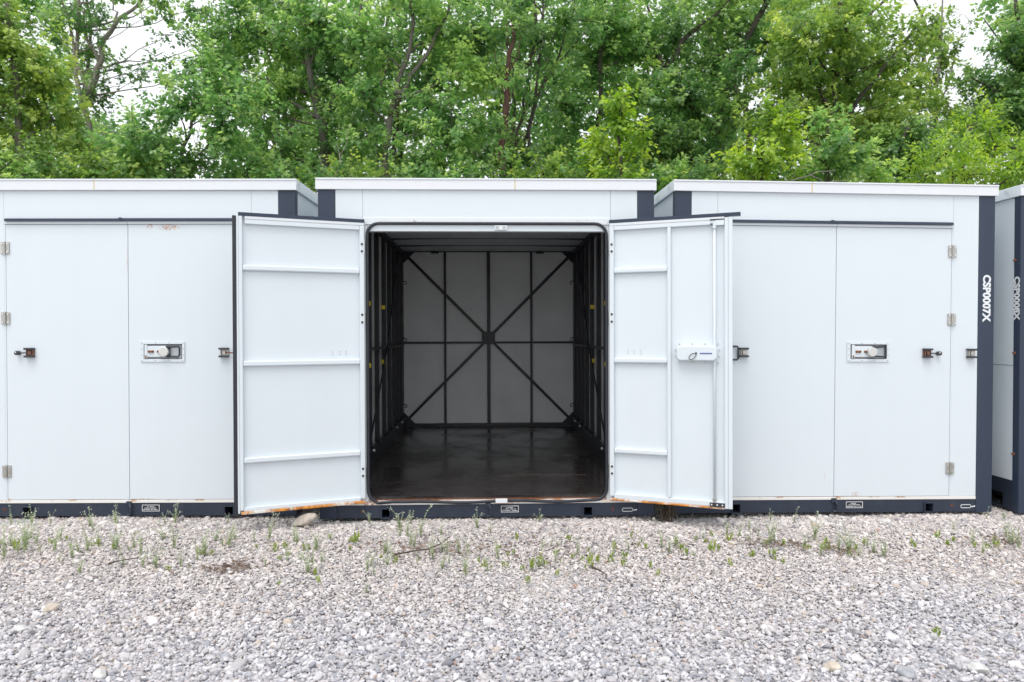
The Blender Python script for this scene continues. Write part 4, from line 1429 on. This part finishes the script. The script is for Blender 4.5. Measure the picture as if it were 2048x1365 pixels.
SPROUTS = [sprout_mesh(70 + k) for k in range(5)]
LB = plant_labels(LOW, 'sprout')
for k, (x, y, h) in enumerate(LOW):
    o = bpy.data.objects.new('sprout', SPROUTS[k % 5])
    COL.objects.link(o)
    o.location = (x, y, GZ + 0.014)
    o.rotation_euler = (0, 0, random.uniform(0, 6.28))
    s = h * random.uniform(0.95, 1.2) + 0.01
    o.scale = (s * 0.62, s * 0.62, s)
    if y < 3.3:
        tag(o, 'lone green sprout in the bare gravel of the right foreground', 'sprout')
    else:
        tag(o, LB[k], 'sprout', 'low sprouts in the gravel')

M['twig'] = simple('weathered_twig', (0.075, 0.055, 0.045), 0.9, var=0.3, scale=60)
def stick(pts, r, label, forks=()):
    m = MB()
    z0 = GZ + 0.036
    m.tube([(x, y, z0 + dz) for x, y, dz in pts], [r * (1 - 0.6 * i / (len(pts) - 1)) for i in range(len(pts))], 6)
    for f in forks:
        m.tube([(x, y, z0 + dz) for x, y, dz in f], [r * 0.6, r * 0.4, r * 0.2][:len(f)], 5)
    return tag(m.build('stick', M['twig'], None, smooth=True), label, 'stick')
stick([(-0.56, 4.13, 0), (-0.45, 4.16, .012), (-0.37, 4.18, .015), (-0.30, 4.27, .02), (-0.25, 4.40, .03)], 0.006, 'long forked dark stick among the weeds before the open container',
      [[(-0.37, 4.18, .015), (-0.32, 4.16, .02), (-0.27, 4.17, .02)], [(-0.30, 4.27, .02), (-0.33, 4.34, .03), (-0.33, 4.40, .03)]])
stick([(-2.19, 4.0, 0), (-2.13, 4.03, .01), (-2.05, 4.07, .012)], 0.006, 'short dark stick before the left container')
stick([(0.58, 3.84, 0.01), (0.61, 3.80, .01), (0.645, 3.735, .004)], 0.007, 'short dark twig in the gravel right of the centre')
stick([(1.13, 4.01, 0), (1.19, 3.94, .01)], 0.005, 'small brown twig before the gap of the right container')

def litter(name, cx, cy, rx, ry, n, cols, label, seed, hgt=0.02):
    rs = np.random.default_rng(seed)
    P = np.stack([cx + rs.normal(0, rx, n), cy + rs.normal(0, ry, n), GZ + 0.03 + rs.random(n) * hgt], 1)
    a = rs.uniform(0, 6.28, n)
    A = np.stack([np.cos(a), np.sin(a), rs.uniform(-.3, .4, n)], 1)
    V, F, k = place_leaves(OVAL, P, A, rs.normal(0, 0.5, (n, 3)) + [0, 0, 1], rs.uniform(0.015, 0.045, n))
    o = bpy.data.objects.new(name, mesh_np(name, V, F, leaf_mat(name + '_leaf', *cols, 0.85, 0.15), np.repeat(rs.random(n), k)))
    COL.objects.link(o)
    return tag(o, label, kind='stuff')
BR = ((0.11, 0.075, 0.06), (0.19, 0.135, 0.105), (0.32, 0.25, 0.19))
litter('leaf_litter', -1.47, 3.94, 0.10, 0.06, 150, BR, 'clump of brown dead leaves in the gravel before the left container', 1)
litter('leaf_litter', 1.80, 4.32, 0.16, 0.05, 120, BR, 'brown dead leaves before the right container', 2, 0.012)
litter('leaf_litter', 2.18, 4.16, 0.08, 0.04, 60, BR, 'brown dead leaves further right before the right container', 3, 0.012)
litter('leaf_litter', -0.40, 4.25, 0.18, 0.10, 110, BR, 'brown dead leaves around the forked stick', 4, 0.012)
litter('leaf_litter', 3.45, 4.30, 0.16, 0.08, 110, BR, 'brown dead leaves at the right end of the container row', 5, 0.012)
litter('leaf_litter', 0.2, 4.25, 0.7, 0.12, 130, BR, 'scattered brown dead leaves before the open container', 6, 0.008)
# dried brown weeds wedged in the gap right of the open container
rs = np.random.default_rng(9)
m = MB()
for k in range(46):
    a = rs.uniform(-1, 1)
    b = Vector((1.28 + rs.normal(0, 0.035), 4.98 + rs.normal(0, 0.05), GZ))
    tip = b + Vector((a * 0.09, rs.normal(0, 0.06), rs.uniform(0.08, 0.24)))
    m.tube([b, (b + tip) / 2 + Vector((rs.normal(0, .012), 0, .01)), tip], [0.003, 0.0024, 0.001], 4)
tag(m.build('dried_weed', simple('dried_stalk', (0.10, 0.075, 0.05), 0.9, var=0.4, scale=50)), 'dry brown tangle of weeds in the gap right of the open container', 'dry weed')

# ------------------------------------------------------------------ trees
def at(u, v, d):
    """metres in the world for a direction (2048-wide frame, pixels) at depth d from the camera"""
    return np.array([(u - 981.0) * d / 1370.0, d, 1.3114 + (657.0 - v) * d / 1370.0])

def bark(name, col):
    m, nt, N, L, b = new_mat(name)
    tc = N.new('ShaderNodeTexCoord')
    mp = N.new('ShaderNodeMapping')
    mp.inputs['Scale'].default_value = (9, 9, 1.6)
    L.new(tc.outputs['Object'], mp.inputs[0])
    nz = N.new('ShaderNodeTexNoise')
    nz.inputs['Scale'].default_value = 3
    nz.inputs['Detail'].default_value = 8
    nz.inputs['Roughness'].default_value = 0.7
    L.new(mp.outputs[0], nz.inputs['Vector'])
    r = N.new('ShaderNodeValToRGB')
    r.color_ramp.elements[0].position = 0.32
    r.color_ramp.elements[0].color = (*[c * 0.45 for c in col], 1)
    r.color_ramp.elements[1].position = 0.68
    r.color_ramp.elements[1].color = (*[c * 1.3 for c in col], 1)
    L.new(nz.outputs[0], r.inputs[0])
    L.new(r.outputs[0], b.inputs['Base Color'])
    b.inputs['Roughness'].default_value = 0.95
    bp = N.new('ShaderNodeBump')
    bp.inputs['Strength'].default_value = 0.8
    bp.inputs['Distance'].default_value = 0.02
    L.new(nz.outputs[0], bp.inputs['Height'])
    L.new(bp.outputs[0], b.inputs['Normal'])
    return m
BARK = {'grey': bark('grey_bark', (0.15, 0.135, 0.115)), 'dark': bark('dark_bark', (0.065, 0.055, 0.045)),
        'red': bark('red_brown_dead_wood', (0.085, 0.042, 0.030)), 'pale': bark('pale_dry_wood', (0.26, 0.235, 0.20))}
LEAF = {'maple': leaf_mat('silver_maple_leaf', (0.080, 0.178, 0.062), (0.158, 0.305, 0.100), (0.37, 0.50, 0.16), 0.31, 0.5),
        'dark': leaf_mat('dark_broad_leaf', (0.062, 0.142, 0.052), (0.128, 0.250, 0.084), (0.29, 0.42, 0.13), 0.34, 0.5),
        'bright': leaf_mat('bright_young_leaf', (0.10, 0.20, 0.030), (0.19, 0.33, 0.045), (0.38, 0.50, 0.08), 0.5),
        'olive': leaf_mat('yellowish_small_leaf', (0.094, 0.175, 0.044), (0.18, 0.295, 0.070), (0.38, 0.47, 0.12), 0.40, 0.5)}

def crown(lobes, d, leaf, tmpl, lsize, density, seed, tip=0.5, per=17, droop=0.7):
    """lobes: (u, v, ru, rv[, density factor, depth shift]). Returns vertices, faces, tone and twig list."""
    rs = np.random.default_rng(seed)
    Ps, As, Ns, Ss, Ts, twigs = [], [], [], [], [], []
    for lb in lobes:
        u, v, ru, rv = lb[:4]
        fac = lb[4] if len(lb) > 4 else 1.0
        dd = d + (lb[5] if len(lb) > 5 else rs.uniform(-0.5, 0.5))
        c = at(u, v, dd)
        k = dd / 1370.0
        R = np.array([ru * k, 0.85 * ru * k, rv * k])
        n = max(3, int(math.pi * R[0] * R[2] * density * fac))
        q = rs.normal(size=(n, 3))
        q /= np.linalg.norm(q, axis=1, keepdims=True)
        rad = rs.random(n) ** 0.45 * rs.uniform(0.85, 1.15, n)
        # broken outline: some directions reach further, others are bare
        ph = rs.uniform(0, 6.28, 4)
        lumps = 1 + 0.22 * np.sin(3 * np.arctan2(q[:, 2], q[:, 0]) + ph[0]) + 0.15 * np.sin(5 * np.arctan2(q[:, 2], q[:, 0]) + ph[1])
        p = c + q * (rad * lumps)[:, None] * R
        keep = p[:, 2] > 2.2
        p, q, rad = p[keep], q[keep], rad[keep]
        if not len(p):
            continue
        n = len(p)
        out = q * [1, 1, 0.7] + np.array([0, -0.15, 0.45]) + rs.normal(0, 0.35, (n, 3))
        out /= np.linalg.norm(out, axis=1, keepdims=True)
        L_ = rs.uniform(0.24, 0.46, n) * (lsize / 0.10)
        ctone = np.clip(rs.normal(0.47, 0.19, n) + rs.normal(0, 0.10), 0, 1)
        young = rs.random(n) < tip * 0.5
        for j in range(per):
            t = (j + rs.random(n)) / per
            side = rs.normal(0, 1, (n, 3))
            side -= out * np.sum(side * out, axis=1, keepdims=True)
            side /= np.linalg.norm(side, axis=1, keepdims=True)
            base = p + out * (L_ * (t - 0.4))[:, None] + side * (rs.uniform(0.01, 0.06, n) * (lsize / 0.1))[:, None]
            ax = side * 0.8 + out * (0.25 + 0.6 * t)[:, None] + np.array([0, 0, -droop]) * rs.uniform(0.1, 1.2, (n, 1))
            nn = np.array([0, 0, 0.9]) + 0.9 * out + rs.normal(0, 0.40, (n, 3))
            Ps.append(base)
            As.append(ax)
            Ns.append(nn)
            Ss.append(rs.uniform(0.65, 1.2, n) * lsize * (1.0 - 0.25 * t))
            Ts.append(np.clip(ctone + rs.normal(0, 0.10, n) + np.where(young, 0.55, 0.16) * np.maximum(t - 0.45, 0) * 1.6, 0, 1))
        nt = max(2, n // 5)
        for i in rs.choice(n, min(nt, n), replace=False):
            twigs.append((c, p[i] + out[i] * L_[i] * 0.4))
    P, A, Nn, S, T = [np.concatenate(x) for x in (Ps, As, Ns, Ss, Ts)]
    V, F, m_ = place_leaves(tmpl, P, A, Nn, S)
    return V, F, np.repeat(T, m_), twigs

rsT = np.random.default_rng(3)
def limb(mb, pts, r0, r1, n=7, wob=0.03):
    """tapered, slightly crooked limb through pts"""
    P = [np.array(p, float) for p in pts]
    fine = []
    for i in range(len(P) - 1):
        a, b = P[i], P[i + 1]
        m_ = 3
        for j in range(m_):
            fine.append(a + (b - a) * j / m_ + (rsT.normal(0, wob, 3) if (i or j) else 0))
    fine.append(P[-1])
    mb.tube(fine, [r0 + (r1 - r0) * (i / (len(fine) - 1)) ** 0.8 for i in range(len(fine))], n)

def tree(name, label, d, trunk, lobes, leaf='maple', brk='grey', r=0.10, limbs=(), lsize=0.105, density=44, tmpl=MAPLE, seed=0, group=None, tip=0.6, per=22, droop=0.7, twig_r=0.012):
    P0 = at(trunk[0][0], trunk[0][1], d)
    base = np.array([P0[0], P0[1], GZ])
    root = thing(name, label, 'tree', tuple(base), (0, 0, 0), group)
    tp = [base] + [at(u, v, d + (dz[0] if dz else 0)) for u, v, *dz in trunk]
    mb = MB()
    limb(mb, tp, r, r * 0.35, 9, 0.025)
    for lm in limbs:
        rr, pts = lm[0], lm[1:]
        limb(mb, [at(u, v, d + (dz[0] if dz else 0)) for u, v, *dz in pts], rr, rr * 0.3, 7)
    V, F, T, twigs = crown(lobes, d, leaf, tmpl, lsize, density, seed, tip, per, droop)
    # a bough from the trunk into each part of the crown, and twigs on to the leaf sprays
    br = MB()
    pts = np.array(tp[1:] if len(tp) > 2 else tp)
    seen = set()
    c_thin = {}
    cnt = {}
    for c, p in twigs:
        cnt[tuple(np.round(c, 3))] = cnt.get(tuple(np.round(c, 3)), 0) + 1
    for q_, n_ in cnt.items():
        c_thin[q_] = n_ < 5
    for c, p in twigs:
        key = tuple(np.round(c, 3))
        if key not in seen:
            seen.add(key)
            seg = []
            for i in range(len(tp) - 1):
                for q in np.linspace(0, 1, 6):
                    seg.append(tp[i] * (1 - q) + tp[i + 1] * q)
            seg = np.array(seg)
            w = np.linalg.norm(seg - c, axis=1) + np.maximum(0, seg[:, 2] - c[2] + 0.5) * 3
            s = seg[np.argmin(w)]
            L_ = np.linalg.norm(c - s)
            mid = (s + c) / 2 + np.array([0, 0, -0.06 * L_])
            limb(br, [s, mid, c], min(r * 0.4, (0.018 + 0.014 * L_) * (0.4 if c_thin.get(key) else 1)), 0.006, 6, 0.03)
        m2 = (c + p) / 2 + rsT.normal(0, 0.05, 3)
        br.tube([c, m2, p], [twig_r, twig_r * 0.6, twig_r * 0.3], 4)
    base_off = tuple(-base)
    def link(mbx, nm):
        o = mbx.build(nm, BARK[brk], None, smooth=True)
        o.data.transform(Matrix.Translation(base_off))
        o.parent = root
        return o
    link(mb, 'trunk')
    if br.v:
        link(br, 'branches')
    me = mesh_np('crown', V - base, F, LEAF[leaf], T)
    o = bpy.data.objects.new('crown', me)
    COL.objects.link(o)
    o.parent = root
    return root

TG = 'trees crowding behind the containers'
tree('maple_tree', 'broad yellowish-green tree at the far left edge behind the left container', 12.5, [(70, 420), (62, 250), (50, 120), (40, -20)],
     [(60, 120, 100, 80), (15, 230, 90, 90), (125, 235, 85, 75), (90, 320, 120, 50), (20, 40, 60, 55), (110, 150, 70, 60), (-60, 150, 80, 120), (-70, 300, 80, 80), (30, -70, 80, 60, .6)],
     'olive', 'grey', 0.09, lsize=0.10, seed=1, tip=0.7)
tree('forked_tree', 'tall thin tree with bare forked limbs against the sky at the left', 15.0, [(200, 420), (196, 250), (172, 150), (178, -60)],
     [(355, 70, 46, 20, .5), (325, 112, 50, 15, .35), (290, 155, 45, 28, .6), (420, 85, 45, 45, .6), (395, 140, 40, 30, .5), (300, 40, 40, 16, .4), (165, 30, 55, 40, .8), (130, 60, 45, 40, .8), (210, 50, 40, 35, .6), (330, 5, 110, 22, .8), (240, -30, 120, 30, .8), (195, 105, 38, 50, .7), (255, 125, 45, 14, .4), (195, 190, 50, 40, .6), (235, 175, 40, 25, .6), (400, 20, 60, 25, .7), (160, 300, 80, 50, .9)],
     'dark', 'pale', 0.085, limbs=[(0.075, (196, 190), (217, 140), (226, 80), (255, 42), (290, 10), (330, -20)), (0.05, (196, 200), (170, 120), (162, 60), (140, -10)), (0.04, (217, 130), (190, 70), (188, 20)), (0.03, (250, 48), (244, 20), (256, -20)), (0.03, (217, 135), (260, 128), (300, 122))],
     lsize=0.10, seed=2, density=40)
tree('young_maple', 'bright young maple with hanging leaves behind the left container', 12.0, [(375, 420), (380, 300), (400, 180)],
     [(300, 275, 70, 50), (375, 205, 70, 50), (430, 160, 50, 40), (330, 330, 85, 30), (455, 250, 60, 55), (400, 320, 60, 30), (285, 310, 60, 40), (345, 160, 30, 25, .6), (490, 190, 50, 40)],
     'maple', 'grey', 0.06, lsize=0.115, seed=3, tip=0.9)
tree('large_maple', 'large full maple with a thick grey-brown trunk left of the open container', 14.2, [(652, 420), (650, 250), (622, 130), (600, -60)],
     [(480, 60, 75, 55), (560, 75, 100, 75), (640, 45, 95, 70), (525, 200, 85, 70), (600, 175, 75, 65), (560, 295, 95, 55), (675, 135, 85, 75), (700, 255, 75, 70), (455, 120, 60, 45), (640, 320, 80, 40), (500, -30, 110, 60, .7), (620, -60, 120, 60, .7)],
     'maple', 'grey', 0.15, limbs=[(0.07, (650, 250), (690, 160), (720, 60), (735, -30)), (0.06, (645, 230), (590, 200), (540, 150)), (0.05, (655, 340), (600, 310), (560, 260))], lsize=0.11, seed=4)
tree('grey_trunk_tree', 'tree with a bare pale grey trunk forking above the roofs left of centre', 13.2, [(762, 420), (776, 300), (785, 200), (797, 158), (822, 85), (832, -60)],
     [(755, 80, 85, 70), (735, 190, 60, 55), (880, 55, 85, 65), (862, 160, 75, 65), (905, 270, 100, 60), (830, 325, 70, 30), (935, 130, 55, 55), (720, 290, 45, 40), (880, 220, 70, 45), (820, -50, 130, 60, .7)],
     'maple', 'grey', 0.085, limbs=[(0.06, (788, 185), (812, 165), (850, 100), (890, 30), (905, -40)), (0.02, (866, 310), (867, 240), (880, 190))], lsize=0.11, seed=5, tip=0.55)
tree('dead_tree', 'dead tree with a reddish-brown stripped trunk near the centre', 12.8, [(1000, 420), (1003, 300), (1012, 210), (1020, 120), (1024, 40)],
     [(1015, 40, 60, 45, .8), (985, 150, 40, 40, .6), (1030, 160, 30, 30, .5, -0.4), (1000, 250, 26, 26, .5, -0.4)], 'dark', 'red', 0.10, limbs=[(0.02, (1012, 200), (1000, 150), (990, 90)), (0.02, (1018, 150), (1030, 100), (1040, 60))], lsize=0.10, seed=6)
tree('many_stemmed_tree', 'slender tree of several upright dark stems right of the dead trunk', 13.6, [(1030, 420), (1036, 280), (1045, 190), (1062, 100), (1090, 0)],
     [(1080, 60, 75, 60, .75), (1060, 170, 50, 40, .5), (1055, 295, 65, 45, .8), (985, 300, 55, 45), (1110, 150, 45, 45, .6), (1140, 30, 60, 50, .8), (1020, 250, 40, 40, .5), (1050, -50, 130, 60, .7), (960, 60, 60, 60)],
     'dark', 'dark', 0.05, limbs=[(0.045, (1050, 420), (1058, 250), (1075, 120), (1085, 20), (1092, -60)), (0.04, (1040, 300), (1078, 170), (1130, 60), (1150, -30)), (0.035, (1022, 420), (1020, 300), (1030, 200), (1018, 100), (1010, 0)), (0.03, (1058, 200), (1110, 120), (1180, 40)), (0.02, (1030, 280), (1060, 230), (1090, 150))],
     lsize=0.10, seed=7)
tree('young_maple', 'upright young maple with pale new leaves right of the many-stemmed tree', 11.4, [(1236, 420), (1240, 300), (1242, 180)],
     [(1240, 188, 22, 26), (1238, 235, 42, 34), (1232, 295, 58, 42), (1288, 255, 30, 32), (1240, 342, 66, 24), (1195, 270, 30, 30)], 'bright', 'dark', 0.04, lsize=0.11, seed=8, tip=1.1, density=50)
tree('leafy_maple', 'mid-height leafy maple behind the right half of the open container', 15.2, [(1200, 420), (1195, 250), (1200, 100), (1210, -40)],
     [(1180, 100, 85, 75), (1150, 205, 75, 60), (1270, 80, 75, 70), (1215, 30, 80, 50), (1280, 170, 70, 60), (1120, 300, 60, 60), (1300, 300, 60, 60), (1200, -50, 130, 60, .7), (1185, 330, 80, 40)],
     'maple', 'dark', 0.09, lsize=0.115, seed=9)
tree('big_limbed_tree', 'old tree with a thick slanting limb above the right container', 15.5, [(1420, 420), (1432, 260), (1452, 180), (1486, 85), (1550, -40)],
     [(1350, 60, 90, 65), (1365, 180, 75, 60), (1440, 120, 75, 65), (1390, 285, 85, 65), (1540, 65, 75, 65), (1330, 260, 60, 50), (1450, 20, 70, 50), (1470, 200, 60, 50), (1460, -60, 140, 50, .7), (1445, 205, 40, 45, .8, -0.7), (1478, 115, 40, 40, .7, -0.7), (1428, 290, 45, 45, .8, -0.7)],
     'dark', 'dark', 0.17, limbs=[(0.10, (1432, 260), (1345, 140), (1300, 70), (1250, 20)), (0.07, (1330, 120), (1390, 45), (1440, 5), (1480, -40))], lsize=0.115, seed=10)
tree('spreading_tree', 'spreading green tree with a low fork behind the right container', 14.0, [(1680, 420), (1682, 250), (1672, 130), (1690, -40)],
     [(1620, 60, 85, 65), (1705, 40, 85, 65), (1600, 150, 75, 55), (1700, 140, 85, 65), (1790, 95, 75, 65), (1780, 205, 75, 55), (1645, 230, 75, 50), (1860, 45, 45, 55, .5), (1730, 280, 70, 50), (1835, 150, 40, 50, .6), (1560, 220, 60, 50), (1680, -60, 140, 60, .7)],
     'olive', 'dark', 0.08, limbs=[(0.055, (1682, 250), (1735, 165), (1800, 90), (1850, 20)), (0.05, (1684, 240), (1640, 150), (1610, 60)), (0.035, (1690, 100), (1688, 30), (1690, -40))], lsize=0.11, seed=11, tip=0.6)
tree('young_maple', 'narrow young maple with two light spires over the right container', 11.4, [(1512, 420), (1530, 300), (1545, 190)],
     [(1546, 198, 16, 24), (1545, 240, 30, 32), (1538, 300, 48, 38), (1590, 215, 16, 30), (1592, 265, 26, 32), (1482, 278, 26, 28), (1560, 338, 70, 22), (1500, 330, 40, 24)], 'bright', 'dark', 0.035, lsize=0.11, seed=12, tip=1.1, density=50)
tree('young_maple', 'second young maple just right of the narrow one with two spires', 12.0, [(1660, 420), (1662, 300), (1664, 220)],
     [(1664, 224, 22, 22), (1632, 232, 18, 20), (1688, 262, 36, 30), (1655, 305, 52, 40), (1726, 290, 40, 34), (1640, 340, 70, 24), (1760, 330, 60, 34)], 'maple', 'dark', 0.035, lsize=0.115, seed=13, tip=1.0)
tree('bright_bush', 'bright lime-green bushy tree at the right end of the row', 10.6, [(1950, 420), (1948, 320), (1955, 230)],
     [(1962, 225, 48, 30), (1900, 290, 75, 38), (2012, 270, 60, 45), (1875, 330, 65, 34), (1960, 325, 85, 42), (2060, 310, 60, 60), (1985, 200, 20, 18), (2120, 300, 60, 80)], 'bright', 'dark', 0.05, lsize=0.10, seed=14, tip=0.9, density=60, tmpl=OVAL, droop=0.25, per=24)
tree('dark_tree', 'dark-leaved tree against the sky at the upper right corner', 17.0, [(2090, 420), (2080, 200), (2060, 60), (2050, -40)],
     [(2010, 150, 60, 60, .8), (2040, 60, 42, 45, .7), (1985, 215, 55, 32, .8), (2060, 210, 50, 60), (2100, 100, 60, 90), (2090, 0, 60, 50, .8)], 'dark', 'dark', 0.12, limbs=[(0.05, (2085, 250), (2020, 170), (1960, 130)), (0.04, (2075, 150), (2020, 60), (1985, 10))], lsize=0.13, seed=15)
tree('sparse_tree', 'pale thinly leaved tree against the sky right of the spreading tree', 18.0, [(1880, 420), (1882, 250), (1890, 120), (1900, -60)],
     [(1880, 30, 45, 45, .8), (1895, 110, 42, 45, .75), (1860, 180, 40, 45, .8), (1930, 60, 32, 35, .35), (1920, 190, 42, 34, .9), (1960, 120, 30, 30, .5), (1890, 240, 50, 40, .6), (1960, 20, 30, 25, .25)],
     'olive', 'pale', 0.06, limbs=[(0.03, (1884, 220), (1920, 120), (1940, 40)), (0.03, (1886, 180), (1862, 90), (1855, 10))], lsize=0.12, seed=21, density=34)
tree('leaning_tree', 'dark bushy tree between the spreading tree and the bright bush', 13.2, [(1780, 420), (1800, 300), (1830, 230)],
     [(1850, 265, 55, 45), (1805, 260, 60, 50), (1770, 320, 60, 40), (1850, 210, 30, 25, .6), (1830, 320, 60, 40)], 'dark', 'dark', 0.05, lsize=0.11, seed=16)
SHRUBS = ((20, 345, 11.6, 'leftmost low shrub over the left container roof'), (150, 350, 12.2, 'low shrub just left of the fascia joint of the left container'),
          (230, 335, 11.8, 'low shrub just right of the fascia joint of the left container'), (500, 335, 12.4, 'low shrub over the right half of the left container roof'),
          (600, 345, 11.8, 'low shrub over the right end of the left container roof'), (700, 350, 12.6, 'low shrub over the left end of the open container roof'),
          (860, 350, 12.0, 'low shrub just right of the bare pale grey trunk'), (960, 345, 12.4, 'low shrub just left of the reddish dead trunk'),
          (1090, 340, 12.0, 'low shrub just right of the many-stemmed tree'), (1160, 350, 11.8, 'low shrub left of the pale upright young maple'),
          (1340, 335, 12.0, 'low shrub over the left end of the right container roof'), (1420, 345, 12.6, 'low shrub at the foot of the big-limbed tree'),
          (1300, 350, 11.4, 'low shrub over the right end of the open container roof'))
for k, (u, v, d, lab) in enumerate(SHRUBS):
    tree('undergrowth_shrub', lab, d, [(u, 470), (u + 5, v + 10)],
         [(u, v, 62, 42), (u + 50, v + 10, 40, 34), (u - 48, v + 14, 40, 32)], ('maple', 'dark', 'olive')[k % 3], 'dark', 0.03, lsize=0.10, seed=60 + k, density=38, tip=0.7,
         group='low shrubs just above the container roofs')

# bare dry branches
def dry(label, d, *lines):
    m = MB()
    for r, *pts in lines:
        limb(m, [at(u, v, d) for u, v in pts], r, r * 0.3, 5, 0.02)
    tag(m.build('dead_branch', BARK['pale'], None, smooth=True), label, 'branch')
dry('bare pale dead branch in front of the large maple trunk', 11.9, (0.018, (668, 470), (672, 350), (684, 300), (676, 278)), (0.009, (672, 350), (650, 330), (640, 300)), (0.009, (684, 300), (700, 270), (704, 240)))
dry('bare arching dead branch low over the right container', 11.2, (0.02, (1545, 430), (1580, 350), (1625, 330), (1680, 322)), (0.010, (1625, 330), (1660, 345), (1720, 338)), (0.008, (1580, 350), (1600, 320), (1640, 312)))
dry('thin bare twigs against the sky gap at the left', 13.5, (0.014, (408, 430), (410, 330), (404, 270), (412, 230)), (0.010, (410, 335), (420, 325), (432, 330)), (0.008, (404, 290), (396, 260), (388, 240)), (0.012, (418, 230), (412, 200), (398, 165)))

# the wood further back reads as one mass of leaves
far_lobes = []
rs = np.random.default_rng(77)
for u in range(-150, 2200, 62):
    for v in range(-110, 420, 58):
        gap = (180 < u < 420 and v < 190) or (1815 < u < 2000 and v < 215) or (405 < u < 445 and v < 380) or (330 < u < 430 and v < 260)
        if gap or rs.random() < 0.03 + 0.12 * (v < 130):
            continue
        far_lobes.append((u + rs.uniform(-25, 25), v + rs.uniform(-25, 25), rs.uniform(38, 58), rs.uniform(32, 50), rs.uniform(0.5, 1.15), rs.uniform(-2.5, 3.5)))
V, F, T, tw = crown(far_lobes, 21.0, 'dark', FAR, 0.17, 27, 99, 0.6, 16, 0.6)
o = bpy.data.objects.new('far_wood', mesh_np('far_wood', V, F, LEAF['maple'], T))
COL.objects.link(o)
tag(o, 'deeper wood of mixed green foliage behind the front trees', kind='stuff')
m = MB()
for k in range(26):
    u = rs.uniform(-80, 2120)
    if 190 < u < 440 or 1830 < u < 1990:
        continue
    d = rs.uniform(18.5, 24)
    m0 = at(u, 430, d)
    limb(m, [(m0[0], d, GZ), m0, at(u + rs.normal(0, 20), 220, d), at(u + rs.normal(0, 45), 40, d), at(u + rs.normal(0, 60), -80, d)], rs.uniform(0.07, 0.16), 0.03, 7, 0.05)
tag(m.build('far_trunks', BARK['dark'], None, smooth=True), 'many thin dark trunks standing deep in the wood', kind='stuff')
